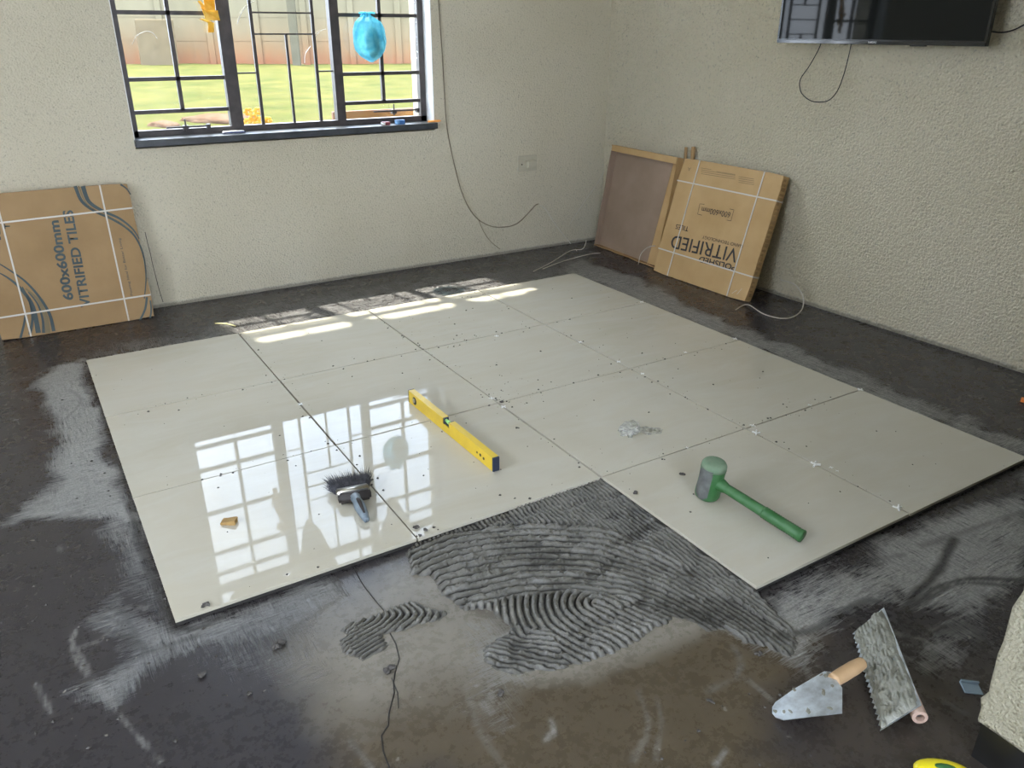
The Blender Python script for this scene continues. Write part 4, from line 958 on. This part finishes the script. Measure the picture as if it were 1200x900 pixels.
# local x points to the bristles
m_ = MB(); m_.box(-.006, .020, -.045, .045, .010, .034); m_.bevel(.003, 2); m_.build('ferrule', M['silver'], br_, True)
m_ = MB(); m_.box(-.034, -.006, -.045, .045, .008, .036); m_.bevel(.006, 2); m_.build('stock', M['ink'], br_, True)
m_ = MB(); m_.tube([(-.030, 0, .024), (-.05, 0, .026), (-.08, -.002, .024), (-.11, -.005, .018), (-.135, -.008, .012)], .012, 12, rs=[.015, .013, .016, .013, .008]); m_.build('handle', M['grip'], br_, True)
m_ = MB(); m_.tube([(-.062, 0, .0385), (-.08, -.002, .040), (-.12, -.006, .026)], .004, 8, rs=[.004, .006, .003]); m_.build('handle_inlay', M['ink'], br_, True)
m_ = MB()
m_.blob((.046, 0, .022), .032, .048, .013, .06, 2)
for k in range(1900):
    yy = random.uniform(-.043, .043); zz = random.uniform(.012, .033); fan = yy/.043
    L_ = random.uniform(.045, .074); a = fan*.42+random.uniform(-.16, .16); e_ = random.uniform(-.28, .35)
    p0 = Vector((.018, yy, zz)); p1 = p0+Vector((L_*math.cos(a), L_*math.sin(a), L_*math.sin(e_))); p1.z = max(p1.z, .001)
    d = Vector((0, .0013, 0)); d2_ = Vector((0, 0, .0013))
    v = [m_.bm.verts.new(p0+d), m_.bm.verts.new(p0-d), m_.bm.verts.new(p0+d2_), m_.bm.verts.new(p1)]
    m_.bm.faces.new((v[0], v[1], v[3])); m_.bm.faces.new((v[1], v[2], v[3])); m_.bm.faces.new((v[2], v[0], v[3]))
m_.build('bristles', M['bristle'], br_)

# ---- crumpled clear bag with spacers
cb = onz(738, 508, T); bag = empty('spacer_bag', (cb.x, cb.y, T), label='crumpled clear plastic bag of white spacers on the tiles', cat='bag')
m_ = MB(); m_.blob((0, 0, .016), .042, .030, .021, .26, 3, .3)
for v in m_.bm.verts: v.co.z = max(v.co.z, .0005)
m_.build('bag_body', M['clearbag'], bag)
m_ = MB(); m_.blob((.062, -.030, .007), .042, .022, .009, .3, 2, -.5)
for v in m_.bm.verts: v.co.z = max(v.co.z, .0005)
m_.build('loose_film', M['clearbag'], bag)
m_ = MB()
for k in range(46):
    a = random.random()*2*PI; r_ = random.random()**.5; c = Vector((.030*r_*math.cos(a), .020*r_*math.sin(a), .004+random.random()*.014*(1-r_*.6)))
    q = Matrix.Translation(c) @ Matrix.Rotation(random.random()*3, 4, 'Z') @ Matrix.Rotation(random.random()*2, 4, 'X')
    m_.box(-.006, .006, -.0014, .0014, -.001, .001, q); m_.box(-.0014, .0014, -.006, .006, -.001, .001, q)
tag(m_.build('spacers', M['spacer'], bag), kind='stuff')
# ---- brown chip
c = onz(269, 613, T); m_ = MB(); m_.box(-.019, .019, -.012, .012, 0, .013); bmesh.ops.subdivide_edges(m_.bm, edges=m_.bm.edges, cuts=2, use_grid_fill=True)
for v in m_.bm.verts: v.co += Vector((random.uniform(-1, 1), random.uniform(-1, 1), 0))*.0015; v.co.z *= .8+.3*math.sin(v.co.x*60)
o = m_.build('sponge_scrap', M['chip']); o.location = (c.x, c.y, T+.0006); o.rotation_euler = (0, 0, -.95+.35); tag(o, 'little brown block scrap lying on the tiles in the window reflection', 'scrap')

# ---- pointed trowel
th0 = onz(978, 797, .022); tt_ = onz(905, 833, .004); dvt = Vector((th0.x-tt_.x, th0.y-tt_.y, 0)); yt = math.atan2(dvt.y, dvt.x)
bt = [Vector((0,0,0))]*0+[p for p in [(905, 829), (909, 823), (930, 808), (966, 787), (974, 788), (983, 801), (987, 806), (987, 836), (950, 840), (918, 844), (909, 841), (905, 836)]]
Mi = (Matrix.Translation((tt_.x, tt_.y, 0)) @ RZ(yt)).inverted()
trw = empty('pointing_trowel', mat=Matrix.Translation((tt_.x, tt_.y, 0)) @ RZ(yt), label='small trowel with cement smeared steel blade and wooden handle', cat='trowel')
BM = Matrix.Translation((0, 0, .0035)) @ Matrix.Rotation(-math.radians(18), 4, 'Y') @ Matrix.Rotation(-math.radians(17), 4, 'X')
def on_blade(p):
    K = Matrix.Translation((tt_.x, tt_.y, 0)) @ RZ(yt) @ BM; Ki = K.inverted(); o_l = Ki @ CP; d_l = Ki.to_3x3() @ ray(*p); q = o_l-d_l*(o_l.z/d_l.z); return q.x, q.y
poly = [on_blade(p) for p in bt]
m_ = MB(); zl = min((BM @ Vector((x_, y_, 0))).z for x_, y_ in poly); BM = Matrix.Translation((0, 0, max(0, .0015-zl))) @ BM; m_.prism(poly, -.0008, .0008, BM); m_.build('blade', M['blade'], trw)
sm = MB()
for k in range(16):
    px, py = random.choice(poly); f = random.random()*.5+.5; cx_, cy_ = sum(p[0] for p in poly)/len(poly), sum(p[1] for p in poly)/len(poly)
    x, y = cx_+(px-cx_)*f*.95, cy_+(py-cy_)*f*.95; sm.blob(BM @ Vector((x, y, .001)), random.uniform(.003, .009), random.uniform(.002, .006), .0012, .3, 1, random.random()*3)
tag(sm.build('cement_smears', M['mortar_on_tool'], trw), kind='stuff')
hs = Mi @ onz(977, 797, .050); hee = Mi @ onz(1010, 777, .046)
m_ = MB(); m_.tube([(hs.x-.026, hs.y, hs.z-.022), (hs.x-.012, hs.y, hs.z-.010), (hs.x+.002, hs.y, hs.z)], .004, 8); m_.build('tang', M['silver'], trw, True)
m_ = MB(); m_.tube([hs, hs+(hee-hs)*.3, hs+(hee-hs)*.7, hee], .013, 16, rs=[.0135, .0145, .0145, .012]); m_.build('handle', M['wood'], trw, True)
# ---- notched trowel heaped with mortar, lying on its handle
A3 = onz(1036, 712, .052); B3 = onz(1080, 826, .052); D3 = onz(999, 743, .014); C3 = onz(1031, 857, .008)
ntr = empty('notched_trowel', (B3.x, B3.y, 0), label='notched trowel caked in grey mortar lying on the dark floor', cat='trowel')
O3 = ntr.location
def tp(u, v, h=0):
    n3 = (B3-A3).cross(D3-A3).normalized(); n3 = n3 if n3.z > 0 else -n3
    p = A3*(1-u)*(1-v)+B3*u*(1-v)+D3*(1-u)*v+C3*u*v; return p+n3*h-O3
m_ = MB(); n = 28; edge = []
pts_t = [(u/n, 0) for u in range(n+1)]; nts = 19
for k in range(nts*2, -1, -1):
    u = k/(nts*2); pts_t.append((u, 1.0 if (k//1) % 2 == 0 else .925))
vb = [m_.bm.verts.new(tp(u, v, -.0008)) for u, v in pts_t]; vt = [m_.bm.verts.new(tp(u, v, .0008)) for u, v in pts_t]
m_.bm.faces.new(vb[::-1]); m_.bm.faces.new(vt)
for i in range(len(pts_t)): j = (i+1) % len(pts_t); m_.bm.faces.new((vb[i], vb[j], vt[j], vt[i]))
m_.build('blade', M['blade'], ntr)
m_ = MB(); nu, nv = 90, 44; g = []
us = np.linspace(.0, 1.0, nu); vs = np.linspace(.0, 1.0, nv); U, V = np.meshgrid(us, vs, indexing='ij')
hN = .004+.010*np.clip(fbm(U*2.4, V, 5, 200)*2.2+.5, 0, 1)**1.5+.005*fbm(U*2.4, V, 16, 201)-.007*(fbm(U*2.4, V, 9, 222) > .22)+.004*np.exp(-((V-.33)/.10)**2)*(1+fbm(U, V, 14, 30)*4)+.0007*np.sin(V*60+U*4)
lo_ = .02+.06*np.clip(fbm(us, us*0, 6, 44)*2+.5, 0, 1); hi_ = .94+.10*fbm(us, us*0+3, 26, 45)*2
for i in range(nu):
    row = []
    for j in range(nv):
        v = lo_[i]+(hi_[i]-lo_[i])*vs[j]; e_ = min(1, min(j, nv-1-j)/3, min(i, nu-1-i)/3); row.append(m_.bm.verts.new(tp(us[i]*.985+.007, v, .0009+hN[i, j]*e_)))
    g.append(row)
for a, c in zip(g, g[1:]):
    for k in range(nv-1): m_.bm.faces.new((a[k], a[k+1], c[k+1], c[k]))
m_.build('mortar_load', M['mortar_on_tool'], ntr, True)
h0 = tp(.30, .24, -.017); h1 = tp(1.03, .13, -.016); h1.z = max(h1.z, .015)
m_ = MB(); ax = (h1-h0).normalized(); m_.tube([h0, h0+(h1-h0)*.5, h1], .014, 18, rs=[.0145, .0145, .0145], cap=False); m_.tube([h1+ax*.0004, h1-ax*.05], .0085, 18, sm=False, cap=False)
# ring face closing the tube end
sd3 = ax.cross(Vector((0, 0, 1))).normalized(); up3 = sd3.cross(ax)
o1 = [m_.bm.verts.new(h1+(sd3*math.cos(2*PI*k/18)+up3*math.sin(2*PI*k/18))*.0145) for k in range(18)]; o2_ = [m_.bm.verts.new(h1+ax*.0006+(sd3*math.cos(2*PI*k/18)+up3*math.sin(2*PI*k/18))*.0085) for k in range(18)]
for k in range(18): m_.bm.faces.new((o1[k], o1[(k+1) % 18], o2_[(k+1) % 18], o2_[k]))
nh = m_.build('handle', M['pinkwood'], ntr, True)
m_ = MB(); m_.cyl(h1-ax*.012, h1-ax*.011, .0085, n=18); m_.build('handle_bore', M['ink'], nh)
m_ = MB(); m_.tube([tp(.36, .25, -.001), tp(.40, .22, -.006)], .004, 8, sm=False); m_.build('handle_mount', M['silver'], ntr)
m_ = MB(); m_.tube([tp(.80, .25, -.001), tp(.78, .20, -.006)], .004, 8, sm=False); m_.build('handle_mount', M['silver'], ntr)

# ---- small pieces on the floor
c = onz(1138, 806, .004); m_ = MB(); m_.box(-.014, .014, -.019, .019, 0, .004); m_.box(.010, .014, -.019, .019, .004, .010); m_.bevel(.0008, 1); o = m_.build('plastic_clip', M['blueplastic']); o.location = (c.x, c.y, .0015); o.rotation_euler = (.12, -.12, .95); tag(o, 'small smoky blue plastic piece on the floor near the rough wall end', 'plastic piece')
c = onz(1106, 906, .012); m_ = MB(); m_.blob((0, 0, 0), .052, .026, .014, 0, 3)
e_ = empty('plastic_float', mat=Matrix.Translation((c.x, c.y, .0145)) @ RZ(-.75), label='yellow rounded plastic tool at the bottom edge near the wall end', cat='tool'); m_.build('yellow_grip', M['yellowplastic'], e_, True)
m_ = MB(); m_.blob((.0, .0, .012), .02, .008, .0035, 0, 2); m_.build('green_inlay', M['green'], e_, True)
c = onz(1199, 470, .006); m_ = MB(); m_.box(-.016, .016, -.012, .012, 0, .010); m_.bevel(.002, 1); o = m_.build('brick_chip', M['orange']); o.location = (c.x+.01, c.y, .0015); o.rotation_euler = (0, 0, .4); tag(o, 'small orange chip on the dark floor by the right wall', 'chip')
# straw lying by the back edge of the tiles
m_ = MB(); m_.tube([onz(252, 379, .003), onz(265, 379.5, .003), onz(276, 382, .004)], .0032, 6); tag(m_.build('straw', mat('yellow_straw', (.72, .66, .32), .5), None, True), 'pale yellow straw piece beside the back left tile joint', 'straw')
lumps = [(328, 757, 0, .020, 'dark mortar lump on the hazy floor left of the combed patch'), (237, 791, 0, .016, 'dark mortar crumb below the front left tile corner'),
         (455, 787, 0, .017, 'mortar lump sitting on the floor crack'), (586, 814, 0, .011, 'small grey stone on the brown floor below the adhesive'),
         (798, 557, T, .014, 'dark mortar crumb on the tile left of the mallet'), (745, 578, T, .011, 'small mortar crumb near the lower tile edge beside the adhesive'),
         (488, 619, T, .012, 'upper mortar crumb by the joint below the brush'), (497, 622, T, .011, 'right mortar crumb by the joint below the brush'), (493, 628, T, .009, 'lowest mortar crumb by the joint below the brush'),
         (588, 472, T, .012, 'grey mortar flake at the tile crossing right of the level'), (606, 502, T, .008, 'dark crumb on the tile right of the level'),
         (292, 815, 0, .008, 'pale pebble on the blue grey floor'), (240, 710, T, .013, 'thin mortar crumb near the front left tile edge'), (819, 857, 0, .007, 'tiny dark pebble on the brown floor'),
         (890, 767, 0, .010, 'dark mortar crumb at the right tip of the adhesive'), (834, 822, 0, .010, 'dark round pebble left of the small trowel')]
for px, py, z, r_, lb_ in lumps:
    c = onz(px, py, z); m_ = MB()
    for k in range(3): m_.blob((random.uniform(-.5, .5)*r_, random.uniform(-.3, .3)*r_, r_*.22), r_*random.uniform(.4, .8), r_*random.uniform(.3, .5), r_*.3, .3, 1, random.random()*3)
    o = m_.build('mortar_lump', M['crumb']); o.location = (c.x, c.y, z+.001); tag(o, lb_, 'mortar lump')
# tile spacers standing in the joints
def spacer(px, py, label, s_=1.0, z=T):
    c = onz(px, py, z); m_ = MB(); L_ = .011*s_
    for k in range(3 if s_ > 1.2 else 4):
        a = k*2*PI/(3 if s_ > 1.2 else 4); q = RZ(a); m_.box(0, L_, -.0014*s_, .0014*s_, 0, .0035*s_, q)
    if s_ > 1.2: m_.box(-.0018, .0018, -.0018, .0018, 0, .014)
    o = m_.build('tile_spacer', M['spacer']); o.location = (c.x, c.y, z-.0005); o.rotation_euler = (0, 0, random.random()*3); tag(o, label, 'tile spacer', 'white plastic tile spacers')
for a in [(886, 508, 'white spacer lying just below the crossing above the mallet', 1.3), (882, 499, 'white spacer in the joint above the mallet crossing', .9), (955, 545, 'white three legged spacer halfway along the faint joint right of the mallet', 1.5),
          (974, 548, 'small white spacer piece right of the three legged one', .6), (981, 552, 'tiny white spacer bit furthest right of the three legged one', .5), (1052, 596, 'white spacer near the lower right tile edge', 1.3),
          (1008, 457, 'white spacer at the right end of the long dark joint', 1.0), (949, 475, 'white spacer midway on the joint towards the right edge', .8), (725, 424, 'white spacer in the joint left of the centre crossing', .8),
          (753, 438, 'white spacer in the joint just right of the centre crossing', .7), (803, 413, 'white spacer in the joint between centre and right edge', .7), (752, 354, 'white spacer at the upper right tile edge nearest the cartons', 1.0),
          (861, 397, 'white spacer at the right tile edge below the printed carton', .9), (576, 467, 'white spacer in the joint above the crossing by the level', .9), (590, 477, 'white spacer just below the crossing by the level', .9),
          (352, 474, 'white spacer in the joint above the window reflection', .9), (805, 525, 'white speck spacer in the joint left of the mallet head', .6), (680, 401, 'white spacer in the joint above the centre crossing', .8),
          (582, 394, 'whitish spacer on the tile at the middle of the back rows', .9)]:
    spacer(a[0], a[1], a[2], a[3])
# uncountable crumbs: over the tiles, thicker along the joints
cr_ = bmesh.new()
def crumb(x, y, z, r_):
    v = [cr_.verts.new((x+r_*math.cos(a)*random.uniform(.6, 1.3), y+r_*math.sin(a)*random.uniform(.6, 1.3), z)) for a in (0, 1.6, 3.2, 4.7)]; t_ = cr_.verts.new((x, y, z+r_*.8))
    for k in range(4): cr_.faces.new((v[k], v[(k+1) % 4], t_))
def ok(x, y): return 0.01 < x < 2.39 and ((-1.79 < y < -.01) or (x > 1.21 and -2.39 < y < -.01))
cnt = 0
while cnt < 620:
    m = random.random()
    if m < .42: x, y = random.uniform(0, 2.4), random.uniform(-2.4, 0)
    elif m < .70: x, y = random.uniform(0, 2.4), -.6*random.randint(1, 3)+random.gauss(0, .02)
    elif m < .92: x, y = .6*random.randint(1, 3)+random.gauss(0, .018), random.uniform(-2.4, 0)
    else: x, y = random.gauss(1.25, .1), random.gauss(-1.18, .06)
    if random.random() > .25+.75*vnoise(np.array(x*1.), np.array(y*1.+9), 2.5, 5): continue
    if ok(x, y): crumb(x, y, T-.0003, random.choice((.0016, .002, .0025, .003, .0042, .0055)) if random.random() < .8 else .002); cnt += 1
for k in range(420):
    px, py = random.uniform(0, 1180), random.uniform(400, 898); c = onz(px, py)
    if ok(c.x, c.y) or c.x > 1.12 or c.y > .40 or (.1 < c.x and c.y > -2.6): continue
    crumb(c.x, c.y, .0006, random.choice((.002, .003, .004, .005)))
me = bpy.data.meshes.new('mortar_crumbs'); cr_.to_mesh(me); cr_.free()
tag(link('mortar_crumbs', me, M['crumb']), 'fine dark mortar crumbs scattered over tiles and floor', 'crumbs', kind='stuff')
